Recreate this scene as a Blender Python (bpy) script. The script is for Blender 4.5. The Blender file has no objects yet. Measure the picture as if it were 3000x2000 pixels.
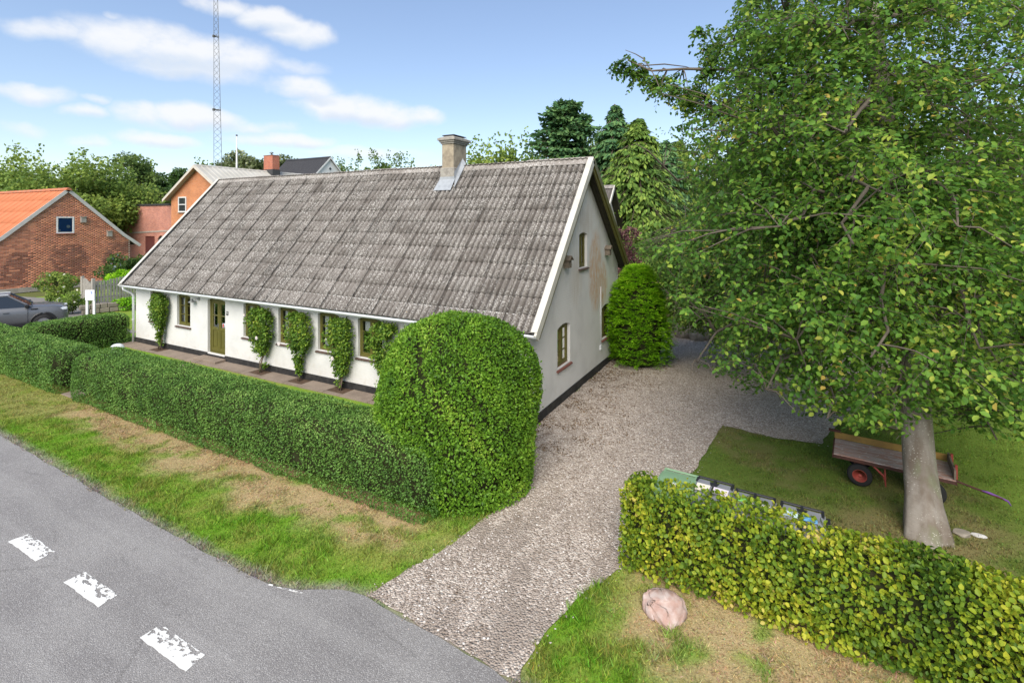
import bpy, bmesh, math, random
import numpy as np
from mathutils import Vector, Matrix

random.seed(7)
RNG = np.random.default_rng(11)
SC = bpy.context.scene
COL = SC.collection
PI = math.pi

# ------------------------------------------------------------------ camera
CAM = np.array([5.177, -10.693, 5.0]); YAW = 0.4883; FPX = 1468.7; HY = 636.6
cam_d = bpy.data.cameras.new('camera'); cam = bpy.data.objects.new('camera', cam_d); COL.objects.link(cam)
cam.location = CAM; cam.rotation_euler = (PI/2, 0, YAW)
cam_d.sensor_fit = 'HORIZONTAL'; cam_d.sensor_width = 36.0
cam_d.lens = FPX/3000*36.0
cam_d.shift_y = -(1000-HY)/3000
cam_d.clip_start = 0.1; cam_d.clip_end = 3000
SC.camera = cam
FW = np.array([-math.sin(YAW), math.cos(YAW), 0]); RT = np.array([math.cos(YAW), math.sin(YAW), 0])
DISP = 3000/2352.0
def ray(x, y): return FW + RT*(x-1500)/FPX + np.array([0, 0, 1.0])*(HY-y)/FPX
def at(x, y, depth): return CAM + ray(x, y)*depth                  # photo pixel + depth -> point
def gnd(x, y, z=0.0):
    d = ray(x, y); return CAM + d*((z-CAM[2])/d[2])                # photo pixel on the level z
def pix(P):
    Q = np.asarray(P, float)-CAM; Z = Q@FW
    return 1500+FPX*(Q@RT)/Z, HY-FPX*Q[..., 2]/Z, Z

# ------------------------------------------------------------------ light
SUN_DIR = Vector((0.20, -0.78, 0.72)).normalized()
SUN_EL = math.asin(SUN_DIR.z); SUN_AZ = math.atan2(SUN_DIR.x, SUN_DIR.y)
sun_d = bpy.data.lights.new('sun', 'SUN'); sun = bpy.data.objects.new('sun', sun_d); COL.objects.link(sun)
sun_d.energy = 2.1; sun_d.angle = math.radians(50); sun_d.color = (1.0, 0.93, 0.83)
sun.rotation_euler = (-SUN_DIR).to_track_quat('-Z', 'Y').to_euler(); sun.location = (0, -20, 30)
EXPOSURE = 1.38
SC.view_settings.view_transform = 'Standard'; SC.view_settings.look = 'None'
SC.view_settings.gamma = 1.0; SC.view_settings.use_curve_mapping = False
SC.view_settings.exposure = EXPOSURE
SC.cycles.max_bounces = 6; SC.cycles.diffuse_bounces = 3; SC.cycles.glossy_bounces = 2; SC.cycles.transmission_bounces = 4; SC.cycles.transparent_max_bounces = 8

def nn(nt, t, **kw):
    n = nt.nodes.new(t)
    for k, v in kw.items(): setattr(n, k, v)
    return n
def math_n(nt, op, a, b=None, c=None):
    n = nn(nt, 'ShaderNodeMath', operation=op)
    for i, v in enumerate((a, b, c)):
        if v is None: continue
        if isinstance(v, (int, float)): n.inputs[i].default_value = v
        else: nt.links.new(v, n.inputs[i])
    return n.outputs[0]
def mixc(nt, fac, a, b):
    n = nn(nt, 'ShaderNodeMix', data_type='RGBA')
    for idx, v in ((0, fac), (6, a), (7, b)):
        if isinstance(v, (int, float)): n.inputs[idx].default_value = v
        elif isinstance(v, (tuple, list)): n.inputs[idx].default_value = (*v[:3], 1)
        else: nt.links.new(v, n.inputs[idx])
    return n.outputs[2]
def ramp(nt, fac, stops, interp='LINEAR'):
    n = nn(nt, 'ShaderNodeValToRGB'); cr = n.color_ramp; cr.interpolation = interp
    while len(cr.elements) < len(stops): cr.elements.new(0.5)
    for e, (p, c) in zip(cr.elements, stops):
        e.position = p; e.color = (*c[:3], 1) if isinstance(c, (tuple, list)) else (c, c, c, 1)
    nt.links.new(fac, n.inputs[0]); return n.outputs[0]
def smooth(nt, x, lo, hi):
    n = nn(nt, 'ShaderNodeMapRange', interpolation_type='SMOOTHSTEP')
    nt.links.new(x, n.inputs[0]); n.inputs[1].default_value = lo; n.inputs[2].default_value = hi
    return n.outputs[0]
def noise(nt, vec, scale, detail=4, rough=0.55, dist=0.0):
    n = nn(nt, 'ShaderNodeTexNoise'); n.inputs['Scale'].default_value = scale; n.inputs['Detail'].default_value = detail
    n.inputs['Roughness'].default_value = rough; n.inputs['Distortion'].default_value = dist
    if vec is not None: nt.links.new(vec, n.inputs['Vector'])
    return n.outputs[0]
def mapping(nt, vec, scale=(1, 1, 1), rot=(0, 0, 0), loc=(0, 0, 0)):
    n = nn(nt, 'ShaderNodeMapping'); n.inputs['Scale'].default_value = scale; n.inputs['Rotation'].default_value = rot
    n.inputs['Location'].default_value = loc; nt.links.new(vec, n.inputs['Vector']); return n.outputs[0]

def build_world():
    w = bpy.data.worlds.new('World'); SC.world = w; w.use_nodes = True; nt = w.node_tree
    bg = nt.nodes['Background']; L = nt.links
    sky = nn(nt, 'ShaderNodeTexSky', sky_type='NISHITA'); sky.sun_disc = False
    sky.sun_elevation = SUN_EL; sky.sun_rotation = SUN_AZ; sky.air_density = 1.0; sky.dust_density = 0.15; sky.ozone_density = 2.2
    tc = nn(nt, 'ShaderNodeTexCoord'); vec = tc.outputs['Generated']
    sep = nn(nt, 'ShaderNodeSeparateXYZ'); L.new(vec, sep.inputs[0]); X, Y, Z = sep.outputs
    az = math_n(nt, 'ARCTAN2', X, Y)
    el = math_n(nt, 'ARCSINE', Z)
    # puffy cumulus: each bank is a soft ellipse in azimuth and elevation, broken up by noise
    BS = 1.16
    banks = [  # centre (photo px) and half sizes (px), weight
        (520, 150, 300, 62, 1.0), (330, 130, 170, 46, .85), (90, 78, 130, 34, .7), (560, 195, 210, 52, .95), (780, 60, 120, 40, .95), (880, 105, 110, 38, .9), (640, 18, 95, 30, .7),
        (900, 262, 110, 36, .8), (1010, 318, 165, 42, 1.0), (1160, 338, 115, 32, .9), (100, 268, 135, 28, .8), (290, 296, 45, 14, .6), (235, 328, 70, 20, .65), (450, 345, 130, 32, .8),
        (600, 345, 120, 34, .9), (720, 372, 110, 22, .6), (480, 405, 130, 22, .75), (265, 405, 60, 16, .6), (820, 412, 140, 22, .75), (1060, 452, 190, 20, .7), (60, 370, 80, 26, .5), (890, 205, 95, 26, .5), (340, 52, 40, 12, .5), (430, 90, 60, 20, .35)]
    warp = nn(nt, 'ShaderNodeTexNoise'); warp.inputs['Scale'].default_value = 9; warp.inputs['Detail'].default_value = 5
    L.new(vec, warp.inputs['Vector'])
    wsep = nn(nt, 'ShaderNodeSeparateColor'); L.new(warp.outputs['Color'], wsep.inputs[0])
    wu = math_n(nt, 'MULTIPLY', math_n(nt, 'SUBTRACT', wsep.outputs[0], .5), .14)
    wv = math_n(nt, 'MULTIPLY', math_n(nt, 'SUBTRACT', wsep.outputs[1], .5), .055)
    U = math_n(nt, 'ADD', az, wu); V = math_n(nt, 'ADD', el, wv)
    tot = None; under = None
    for (x, y, hx, hy, wt) in banks:
        d = ray(x, y); d /= np.linalg.norm(d); a0 = math.atan2(d[0], d[1]); e0 = math.asin(d[2])
        hx *= BS; hy *= BS*1.05; d2 = ray(x+hx, y); d2 /= np.linalg.norm(d2); su = abs(math.atan2(d2[0], d2[1])-a0)
        d3 = ray(x, y-hy); d3 /= np.linalg.norm(d3); sv = abs(math.asin(d3[2])-e0)
        p = math_n(nt, 'MULTIPLY', math_n(nt, 'SUBTRACT', U, a0), 1/su)
        q = math_n(nt, 'MULTIPLY', math_n(nt, 'SUBTRACT', V, e0), 1/sv)
        r2 = math_n(nt, 'ADD', math_n(nt, 'MULTIPLY', p, p), math_n(nt, 'MULTIPLY', q, q))
        b = math_n(nt, 'MULTIPLY', math_n(nt, 'MAXIMUM', math_n(nt, 'SUBTRACT', 1.35, r2), 0.0), wt)
        lo = math_n(nt, 'MULTIPLY', b, math_n(nt, 'MAXIMUM', math_n(nt, 'MULTIPLY', q, -1.0), 0.0))
        tot = b if tot is None else math_n(nt, 'MAXIMUM', tot, b)
        under = lo if under is None else math_n(nt, 'MAXIMUM', under, lo)
    # clouds over the unseen rest of the sky, cover raised for neutral ambient light
    low = noise(nt, mapping(nt, vec, (1, 1, 2.6)), 2.6, 3)
    gen = math_n(nt, 'MULTIPLY', smooth(nt, low, .49, .66), .95)
    dvx = nn(nt, 'ShaderNodeVectorMath', operation='DOT_PRODUCT'); L.new(vec, dvx.inputs[0]); dvx.inputs[1].default_value = tuple(FW)
    away = smooth(nt, dvx.outputs['Value'], .62, .40)
    tot = math_n(nt, 'MAXIMUM', tot, math_n(nt, 'MULTIPLY', gen, away))
    puff = noise(nt, mapping(nt, vec, (1, 1, 1.7)), 15, 8, .6)
    dens = math_n(nt, 'MULTIPLY', tot, math_n(nt, 'ADD', .15, math_n(nt, 'MULTIPLY', puff, 1.55)))
    alpha = smooth(nt, dens, .14, 1.12)
    up = smooth(nt, Z, -0.01, .04)
    alpha = math_n(nt, 'MULTIPLY', math_n(nt, 'MULTIPLY', alpha, .93), up)
    shade = smooth(nt, math_n(nt, 'ADD', under, math_n(nt, 'MULTIPLY', math_n(nt, 'SUBTRACT', puff, .5), .5)), .05, .75)
    ccol = mixc(nt, shade, (3.75, 3.8, 3.9), (2.75, 3.1, 3.6))
    gm = nn(nt, 'ShaderNodeGamma'); gm.inputs[1].default_value = .72; L.new(sky.outputs[0], gm.inputs[0])
    hs = nn(nt, 'ShaderNodeHueSaturation'); hs.inputs['Saturation'].default_value = 1.1; hs.inputs['Value'].default_value = 1.14; hs.inputs['Hue'].default_value = .508; L.new(gm.outputs[0], hs.inputs['Color'])
    skyc = mixc(nt, alpha, hs.outputs[0], ccol)
    L.new(skyc, bg.inputs[0]); bg.inputs[1].default_value = 0.10
build_world()

# ------------------------------------------------------------------ materials
MATS = {}
def mat(name, builder):
    if name in MATS: return MATS[name]
    m = bpy.data.materials.new(name); m.use_nodes = True; nt = m.node_tree
    b = nt.nodes['Principled BSDF']; builder(nt, b); MATS[name] = m; return m
def setb(b, col=None, rough=None, spec=None, metal=None):
    if col is not None: b.inputs['Base Color'].default_value = (*col, 1)
    if rough is not None: b.inputs['Roughness'].default_value = rough
    if spec is not None: b.inputs['Specular IOR Level'].default_value = spec
    if metal is not None: b.inputs['Metallic'].default_value = metal
def bump(nt, b, h, strength=.3, dist=.02):
    n = nn(nt, 'ShaderNodeBump'); n.inputs['Strength'].default_value = strength; n.inputs['Distance'].default_value = dist
    nt.links.new(h, n.inputs['Height']); nt.links.new(n.outputs[0], b.inputs['Normal'])
def gpos(nt): return nn(nt, 'ShaderNodeNewGeometry').outputs['Position']
def opos(nt): return nn(nt, 'ShaderNodeTexCoord').outputs['Object']
def worn(name, col, col2=None, rough=.6, scale=6, amount=.5, spec=.35, bumpy=.15, metal=0):
    def f(nt, b):
        col_b = col2 or tuple(c*.72 for c in col)
        n = noise(nt, gpos(nt), scale, 6)
        k = smooth(nt, n, .35, .72)
        nt.links.new(mixc(nt, math_n(nt, 'MULTIPLY', k, amount), col, col_b), b.inputs['Base Color'])
        setb(b, None, rough, spec, metal)
        if bumpy: bump(nt, b, noise(nt, gpos(nt), scale*12, 4), bumpy, .004)
    return mat(name, f)

def m_render():
    def f(nt, b):
        p = gpos(nt); L = nt.links
        sep = nn(nt, 'ShaderNodeSeparateXYZ'); L.new(p, sep.inputs[0])
        comb = nn(nt, 'ShaderNodeCombineXYZ')
        L.new(math_n(nt, 'ADD', sep.outputs[0], sep.outputs[1]), comb.inputs[0]); L.new(sep.outputs[2], comb.inputs[1])
        br = nn(nt, 'ShaderNodeTexBrick'); br.inputs['Scale'].default_value = 1.0
        br.inputs['Brick Width'].default_value = .24; br.inputs['Row Height'].default_value = .068
        br.inputs['Mortar Size'].default_value = .008; br.inputs['Mortar Smooth'].default_value = .8
        L.new(comb.outputs[0], br.inputs['Vector'])
        n1 = noise(nt, p, 1.3, 5); n2 = noise(nt, p, 16, 5)
        base = mixc(nt, smooth(nt, n1, .4, .75), (.66, .652, .635), (.585, .578, .56))
        base = mixc(nt, math_n(nt, 'MULTIPLY', smooth(nt, noise(nt, p, 9, 6, .7), .66, .74), .55), base, (.56, .55, .52))
        # rust and algae runs on the gable round the upper window
        onx = smooth(nt, sep.outputs[0], -.06, -.03)
        run = noise(nt, mapping(nt, p, (1, 4.2, .55)), 1.5, 6, .6)
        def blob(y0, z0, sy, sz):
            a = math_n(nt, 'MULTIPLY', math_n(nt, 'SUBTRACT', sep.outputs[1], y0), 1/sy); c = math_n(nt, 'MULTIPLY', math_n(nt, 'SUBTRACT', sep.outputs[2], z0), 1/sz)
            return math_n(nt, 'MAXIMUM', math_n(nt, 'SUBTRACT', 1.0, math_n(nt, 'ADD', math_n(nt, 'MULTIPLY', a, a), math_n(nt, 'MULTIPLY', c, c))), 0.0)
        st = math_n(nt, 'MAXIMUM', blob(4.75, 3.3, .85, 1.7), math_n(nt, 'MULTIPLY', blob(5.5, 2.8, .7, 1.0), .9))
        m1 = math_n(nt, 'MULTIPLY', smooth(nt, math_n(nt, 'MULTIPLY', st, math_n(nt, 'ADD', .25, run)), .15, .60), onx)
        m1 = math_n(nt, 'MULTIPLY', m1, smooth(nt, noise(nt, mapping(nt, p, (1, 2.2, .8)), 3.5, 7, .72), .34, .60)); base = mixc(nt, math_n(nt, 'MULTIPLY', m1, .85), base, (.58, .36, .20))
        st2 = math_n(nt, 'MAXIMUM', blob(3.0, 3.2, .75, 1.3), blob(3.8, 4.9, 1.2, .8))
        m2 = math_n(nt, 'MULTIPLY', smooth(nt, math_n(nt, 'MULTIPLY', st2, run), .16, .6), onx)
        base = mixc(nt, math_n(nt, 'MULTIPLY', m2, .6), base, (.50, .44, .37))
        # splashed dirt just above the plinth
        dirt = math_n(nt, 'MULTIPLY', smooth(nt, sep.outputs[2], .75, .18), smooth(nt, noise(nt, p, 5, 6, .7), .48, .72))
        base = mixc(nt, math_n(nt, 'MULTIPLY', dirt, .55), base, (.52, .47, .40))
        L.new(base, b.inputs['Base Color']); setb(b, None, .85, .2)
        h = math_n(nt, 'ADD', math_n(nt, 'MULTIPLY', br.outputs['Fac'], -.35), math_n(nt, 'MULTIPLY', n2, .8))
        bump(nt, b, h, .45, .012)
    return mat('white_render', f)

def m_sheet(name='fibre_cement', tone=1.0, lichen=1.0, waves=0):
    def f(nt, b):
        p = gpos(nt); L = nt.links
        oi = nn(nt, 'ShaderNodeObjectInfo').outputs['Random']
        sep = nn(nt, 'ShaderNodeSeparateXYZ'); L.new(p, sep.inputs[0])
        base = mixc(nt, oi, tuple(c*tone for c in (.150, .133, .119)), tuple(c*tone for c in (.200, .180, .163)))
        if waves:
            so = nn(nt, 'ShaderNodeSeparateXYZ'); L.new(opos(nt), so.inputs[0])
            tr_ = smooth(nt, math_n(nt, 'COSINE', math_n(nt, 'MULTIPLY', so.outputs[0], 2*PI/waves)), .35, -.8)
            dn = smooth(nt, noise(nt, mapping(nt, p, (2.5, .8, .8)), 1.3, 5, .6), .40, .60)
            dn = math_n(nt, 'MAXIMUM', dn, math_n(nt, 'MULTIPLY', smooth(nt, sep.outputs[0], -7.5, -3.5), .85)); base = mixc(nt, math_n(nt, 'MULTIPLY', math_n(nt, 'MULTIPLY', tr_, dn), .80), base, (.056, .047, .041))  # trough dirt, deepened to the right to paint in corrugation shading
        # run-off streaks down the slope
        st = noise(nt, mapping(nt, p, (9, .9, .9)), 1.6, 6, .6)
        big = noise(nt, p, .55, 4, .6)
        dark = math_n(nt, 'MULTIPLY', smooth(nt, st, .44, .66), smooth(nt, big, .35, .62))
        base = mixc(nt, math_n(nt, 'MULTIPLY', dark, .75), base, (.055, .052, .048))
        # pale lichen crust and white spots
        n1 = noise(nt, p, 26, 5, .65)
        gate = smooth(nt, noise(nt, p, 1.4, 4), .30, .62)
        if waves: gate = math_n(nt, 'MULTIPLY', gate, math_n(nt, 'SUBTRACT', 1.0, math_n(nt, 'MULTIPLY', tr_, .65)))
        base = mixc(nt, math_n(nt, 'MULTIPLY', math_n(nt, 'MULTIPLY', smooth(nt, n1, .47, .60), gate), .85*lichen), base, (.47, .45, .42))
        vo = nn(nt, 'ShaderNodeTexVoronoi', feature='F1'); vo.inputs['Scale'].default_value = 17; L.new(p, vo.inputs['Vector'])
        sp = math_n(nt, 'MULTIPLY', smooth(nt, vo.outputs['Distance'], .26, .14), smooth(nt, noise(nt, p, 7, 3), .44, .58))
        base = mixc(nt, math_n(nt, 'MULTIPLY', sp, .85*lichen), base, (.62, .61, .58))
        n3 = noise(nt, p, 5.5, 6, .7)
        base = mixc(nt, math_n(nt, 'MULTIPLY', smooth(nt, n3, .71, .77), .9), base, (.045, .028, .018))     # brown moss
        base = mixc(nt, math_n(nt, 'MULTIPLY', smooth(nt, noise(nt, p, 11, 4), .755, .79), .8), base, (.42, .25, .06))   # orange lichen
        L.new(base, b.inputs['Base Color']); setb(b, None, .92, .15)
        bump(nt, b, n1, .5, .012)
    return mat(name, f)

def foliage(name, stops, trans=.3, rough=.5, spec=.3, tcol=None, gain=1.45):
    stops = [(p, tuple(q*gain for q in c)) for p, c in stops]; spec = spec*.55
    def f(nt, b):
        L = nt.links; a = nn(nt, 'ShaderNodeAttribute', attribute_name='rnd')
        c = ramp(nt, a.outputs['Fac'], stops)
        L.new(c, b.inputs['Base Color']); setb(b, None, rough, spec)
        tr = nn(nt, 'ShaderNodeBsdfTranslucent')
        g = nn(nt, 'ShaderNodeGamma'); g.inputs[1].default_value = .8; L.new(c, g.inputs[0])
        L.new(mixc(nt, .35, g.outputs[0], tcol or (.22, .30, .03)), tr.inputs['Color'])
        mx = nn(nt, 'ShaderNodeMixShader'); mx.inputs[0].default_value = trans
        L.new(b.outputs[0], mx.inputs[1]); L.new(tr.outputs[0], mx.inputs[2])
        L.new(mx.outputs[0], nt.nodes['Material Output'].inputs['Surface'])
    return mat(name, f)

def m_glass():
    def f(nt, b):
        L = nt.links
        gl = nn(nt, 'ShaderNodeBsdfGlossy'); gl.inputs['Roughness'].default_value = .02
        tr = nn(nt, 'ShaderNodeBsdfTransparent'); tr.inputs[0].default_value = (.82, .86, .85, 1)
        fr = nn(nt, 'ShaderNodeFresnel'); fr.inputs[0].default_value = 1.7
        mx = nn(nt, 'ShaderNodeMixShader'); L.new(fr.outputs[0], mx.inputs[0]); L.new(tr.outputs[0], mx.inputs[1]); L.new(gl.outputs[0], mx.inputs[2])
        L.new(mx.outputs[0], nt.nodes['Material Output'].inputs['Surface'])
    return mat('window_glass', f)

def m_asphalt():
    def f(nt, b):
        p = gpos(nt); L = nt.links
        vo = nn(nt, 'ShaderNodeTexVoronoi'); vo.inputs['Scale'].default_value = 80; L.new(p, vo.inputs['Vector'])
        n = noise(nt, p, .8, 5); n2 = noise(nt, p, 70, 3)
        base = mixc(nt, smooth(nt, n, .3, .75), (.245, .230, .218), (.315, .298, .28))
        base = mixc(nt, math_n(nt, 'MULTIPLY', smooth(nt, n2, .35, .7), .5), base, (.115, .11, .11))
        csep = nn(nt, 'ShaderNodeSeparateColor'); L.new(vo.outputs['Color'], csep.inputs[0])
        st = math_n(nt, 'MULTIPLY', smooth(nt, vo.outputs['Distance'], .46, .30), smooth(nt, csep.outputs[0], .55, .66))
        sp_ = nn(nt, 'ShaderNodeSeparateXYZ'); L.new(p, sp_.inputs[0])
        trk = math_n(nt, 'MULTIPLY', smooth(nt, noise(nt, mapping(nt, p, (.12, 2.4, 1)), 1.0, 4), .46, .62), .28)
        base = mixc(nt, trk, base, (.34, .325, .305))
        base = mixc(nt, math_n(nt, 'MULTIPLY', smooth(nt, noise(nt, p, 2.3, 5, .7), .62, .74), .45), base, (.12, .112, .105))
        cr = nn(nt, 'ShaderNodeTexVoronoi', feature='DISTANCE_TO_EDGE'); cr.inputs['Scale'].default_value = .42; L.new(mapping(nt, p, (.5, 1, 1)), cr.inputs['Vector'])
        crk = math_n(nt, 'MULTIPLY', smooth(nt, cr.outputs['Distance'], .008, .003), smooth(nt, noise(nt, p, .7, 3), .52, .58))
        base = mixc(nt, math_n(nt, 'MULTIPLY', crk, .22), base, (.07, .065, .06))
        base = mixc(nt, math_n(nt, 'MULTIPLY', st, .55), base, (.66, .64, .61))
        L.new(base, b.inputs['Base Color']); setb(b, None, .85, .3)
        bump(nt, b, math_n(nt, 'SUBTRACT', 0.0, vo.outputs['Distance']), .5, .012)
    return mat('asphalt', f)

def m_attr(name, rough=.9, bscale=40, bstr=.5, bdist=.02, var=.35):
    """ground whose colour is stored per vertex, with fine procedural grain"""
    def f(nt, b):
        p = gpos(nt); L = nt.links
        a = nn(nt, 'ShaderNodeAttribute', attribute_name='Col')
        n = noise(nt, p, bscale, 5, .65)
        dk = nn(nt, 'ShaderNodeHueSaturation'); L.new(a.outputs['Color'], dk.inputs['Color'])
        L.new(math_n(nt, 'ADD', 1-var, math_n(nt, 'MULTIPLY', n, 2*var)), dk.inputs['Value'])
        L.new(dk.outputs[0], b.inputs['Base Color']); setb(b, None, rough, .15)
        bump(nt, b, n, bstr, bdist)
    return mat(name, f)

def m_gravel():
    def f(nt, b):
        p = gpos(nt); L = nt.links
        vo = nn(nt, 'ShaderNodeTexVoronoi'); vo.inputs['Scale'].default_value = 36; L.new(p, vo.inputs['Vector'])
        cs = nn(nt, 'ShaderNodeSeparateColor'); L.new(vo.outputs['Color'], cs.inputs[0])
        st = ramp(nt, cs.outputs[0], [(0, (.25, .195, .155)), (.35, (.43, .355, .295)), (.7, (.55, .47, .395)), (1, (.70, .63, .55))])
        # leaf litter and bare earth patches
        sepp = nn(nt, 'ShaderNodeSeparateXYZ'); L.new(p, sepp.inputs[0])
        near = smooth(nt, math_n(nt, 'ADD', sepp.outputs[0], math_n(nt, 'MULTIPLY', sepp.outputs[1], .05)), 2.6, .2)
        lit = math_n(nt, 'MULTIPLY', smooth(nt, noise(nt, p, 3.2, 7, .7), .50, .64), math_n(nt, 'ADD', .25, math_n(nt, 'MULTIPLY', near, .6)))
        st = mixc(nt, math_n(nt, 'MULTIPLY', lit, .85), st, (.135, .090, .055))
        bare = math_n(nt, 'MULTIPLY', smooth(nt, noise(nt, mapping(nt, p, (1.5, .6, 1)), 1.1, 5), .47, .60), math_n(nt, 'ADD', .35, math_n(nt, 'MULTIPLY', smooth(nt, sepp.outputs[1], -1.5, -4.0), .65)))
        st = mixc(nt, math_n(nt, 'MULTIPLY', smooth(nt, noise(nt, p, 1.3, 6, .68), .64, .74), .7), st, (.11, .085, .065))
        st = mixc(nt, math_n(nt, 'MULTIPLY', bare, .75), st, mixc(nt, noise(nt, p, 30, 4), (.25, .20, .16), (.36, .30, .25)))
        L.new(st, b.inputs['Base Color']); setb(b, None, .9, .2)
        bump(nt, b, math_n(nt, 'SUBTRACT', 0.0, vo.outputs['Distance']), .9, .03)
    return mat('gravel', f)

def m_brick_piece():
    def f(nt, b):
        oi = nn(nt, 'ShaderNodeObjectInfo'); p = gpos(nt)
        n = noise(nt, p, 18, 4)
        h = nn(nt, 'ShaderNodeHueSaturation'); nt.links.new(oi.outputs['Color'], h.inputs['Color'])
        nt.links.new(math_n(nt, 'ADD', .7, math_n(nt, 'MULTIPLY', n, .6)), h.inputs['Value'])
        nt.links.new(h.outputs[0], b.inputs['Base Color']); setb(b, None, .9, .15)
    return mat('brick_piece', f)

def m_brick_tex(name, c1, c2, mortar, w=.26, h=.075):
    def f(nt, b):
        p = gpos(nt); L = nt.links
        sep = nn(nt, 'ShaderNodeSeparateXYZ'); L.new(p, sep.inputs[0]); comb = nn(nt, 'ShaderNodeCombineXYZ')
        L.new(math_n(nt, 'ADD', sep.outputs[0], sep.outputs[1]), comb.inputs[0]); L.new(sep.outputs[2], comb.inputs[1])
        br = nn(nt, 'ShaderNodeTexBrick'); br.inputs['Scale'].default_value = 1
        br.inputs['Brick Width'].default_value = w; br.inputs['Row Height'].default_value = h; br.inputs['Mortar Size'].default_value = .009
        br.inputs['Color1'].default_value = (*c1, 1); br.inputs['Color2'].default_value = (*c2, 1); br.inputs['Mortar'].default_value = (*mortar, 1)
        L.new(comb.outputs[0], br.inputs['Vector'])
        n = noise(nt, p, .7, 5)
        hs = nn(nt, 'ShaderNodeHueSaturation'); L.new(br.outputs['Color'], hs.inputs['Color']); L.new(math_n(nt, 'ADD', .65, math_n(nt, 'MULTIPLY', n, .7)), hs.inputs['Value'])
        L.new(hs.outputs[0], b.inputs['Base Color']); setb(b, None, .9, .15)
        bump(nt, b, br.outputs['Fac'], -.4, .01)
    return mat(name, f)

def m_bark():
    def f(nt, b):
        p = opos(nt); L = nt.links
        n1 = noise(nt, mapping(nt, p, (2.2, 2.2, .5)), 2.2, 6); n2 = noise(nt, mapping(nt, p, (1, 1, 4)), 8, 5)
        base = mixc(nt, smooth(nt, n1, .3, .7), (.30, .27, .235), (.17, .135, .105))
        base = mixc(nt, math_n(nt, 'MULTIPLY', smooth(nt, noise(nt, mapping(nt, p, (1.6, 1.6, .5)), 1.5, 4), .52, .68), .6), base, (.20, .22, .13))
        vo = nn(nt, 'ShaderNodeTexVoronoi'); vo.inputs['Scale'].default_value = 22; L.new(mapping(nt, p, (1, 1, 1.8), (0, .4, 0)), vo.inputs['Vector'])
        sp = math_n(nt, 'MULTIPLY', smooth(nt, vo.outputs['Distance'], .26, .12), smooth(nt, noise(nt, p, 3, 3), .42, .60))
        base = mixc(nt, math_n(nt, 'MULTIPLY', sp, .85), base, (.55, .53, .47))
        L.new(base, b.inputs['Base Color']); setb(b, None, .8, .2); bump(nt, b, n2, .35, .03)
    return mat('beech_bark', f)

# ------------------------------------------------------------------ mesh helpers
class MB:
    def __init__(self): self.v = []; self.f = []
    def add(self, vs, fs):
        o = len(self.v); self.v += [tuple(map(float, q)) for q in vs]; self.f += [[i+o for i in q] for q in fs]; return self
    def box(self, a, b):
        (x0, y0, z0), (x1, y1, z1) = a, b
        return self.add([(x0, y0, z0), (x1, y0, z0), (x1, y1, z0), (x0, y1, z0), (x0, y0, z1), (x1, y0, z1), (x1, y1, z1), (x0, y1, z1)],
                        [(0, 3, 2, 1), (4, 5, 6, 7), (0, 1, 5, 4), (1, 2, 6, 5), (2, 3, 7, 6), (3, 0, 4, 7)])
    def prism(self, poly, d0, d1, axis=1):
        """polygon in the two other axes, extruded along axis from d0 to d1"""
        def p3(u, v, w):
            return {0: (w, u, v), 1: (u, w, v), 2: (u, v, w)}[axis]
        n = len(poly); vs = [p3(u, v, d0) for u, v in poly]+[p3(u, v, d1) for u, v in poly]
        return self.add(vs, [list(range(n))[::-1], list(range(n, 2*n))]+[(i, (i+1) % n, n+(i+1) % n, n+i) for i in range(n)])
    def tube(self, pts, rads, seg=8, cap=True):
        pts = [Vector(p) for p in pts]
        if not hasattr(rads, '__len__'): rads = [rads]*len(pts)
        o = len(self.v); ref = None
        for i, p in enumerate(pts):
            t = (pts[min(i+1, len(pts)-1)]-pts[max(i-1, 0)]).normalized()
            if ref is None: ref = Vector((0, 0, 1)) if abs(t.z) < .9 else Vector((1, 0, 0))
            u = t.cross(ref).normalized(); w = t.cross(u).normalized(); ref = u.cross(t) if False else ref
            for k in range(seg):
                a = 2*PI*k/seg; q = p+(u*math.cos(a)+w*math.sin(a))*rads[i]; self.v.append((q.x, q.y, q.z))
        for i in range(len(pts)-1):
            for k in range(seg):
                a = o+i*seg+k; b = o+i*seg+(k+1) % seg
                self.f.append([a, b, b+seg, a+seg])
        if cap:
            self.f.append([o+k for k in range(seg)][::-1]); e = o+(len(pts)-1)*seg; self.f.append([e+k for k in range(seg)])
        return self
    def lathe(self, prof, seg=16, c=(0, 0, 0), axis=2, cap=True):
        o = len(self.v)
        for r, z in prof:
            for k in range(seg):
                a = 2*PI*k/seg; x, y = r*math.cos(a), r*math.sin(a)
                q = {2: (x, y, z), 1: (x, z, y), 0: (z, x, y)}[axis]
                self.v.append((q[0]+c[0], q[1]+c[1], q[2]+c[2]))
        for i in range(len(prof)-1):
            for k in range(seg):
                a = o+i*seg+k; b = o+i*seg+(k+1) % seg; self.f.append([a, b, b+seg, a+seg])
        if cap: self.f.append([o+k for k in range(seg)]); e = o+(len(prof)-1)*seg; self.f.append([e+k for k in range(seg)])
        return self
    def mesh(self, name, m=None, smooth_=False):
        me = bpy.data.meshes.new(name); me.from_pydata(self.v, [], self.f)
        bm = bmesh.new(); bm.from_mesh(me); bmesh.ops.recalc_face_normals(bm, faces=bm.faces); bm.to_mesh(me); bm.free()
        if m: me.materials.append(m)
        if smooth_: me.polygons.foreach_set('use_smooth', [True]*len(me.polygons))
        me.update(); return me
    def build(self, name, m, parent=None, smooth_=False, bevel=0):
        o = link(name, self.mesh(name, m, smooth_), parent)
        if bevel:
            md = o.modifiers.new('bevel', 'BEVEL'); md.width = bevel; md.segments = 2; md.limit_method = 'ANGLE'
        return o
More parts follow.
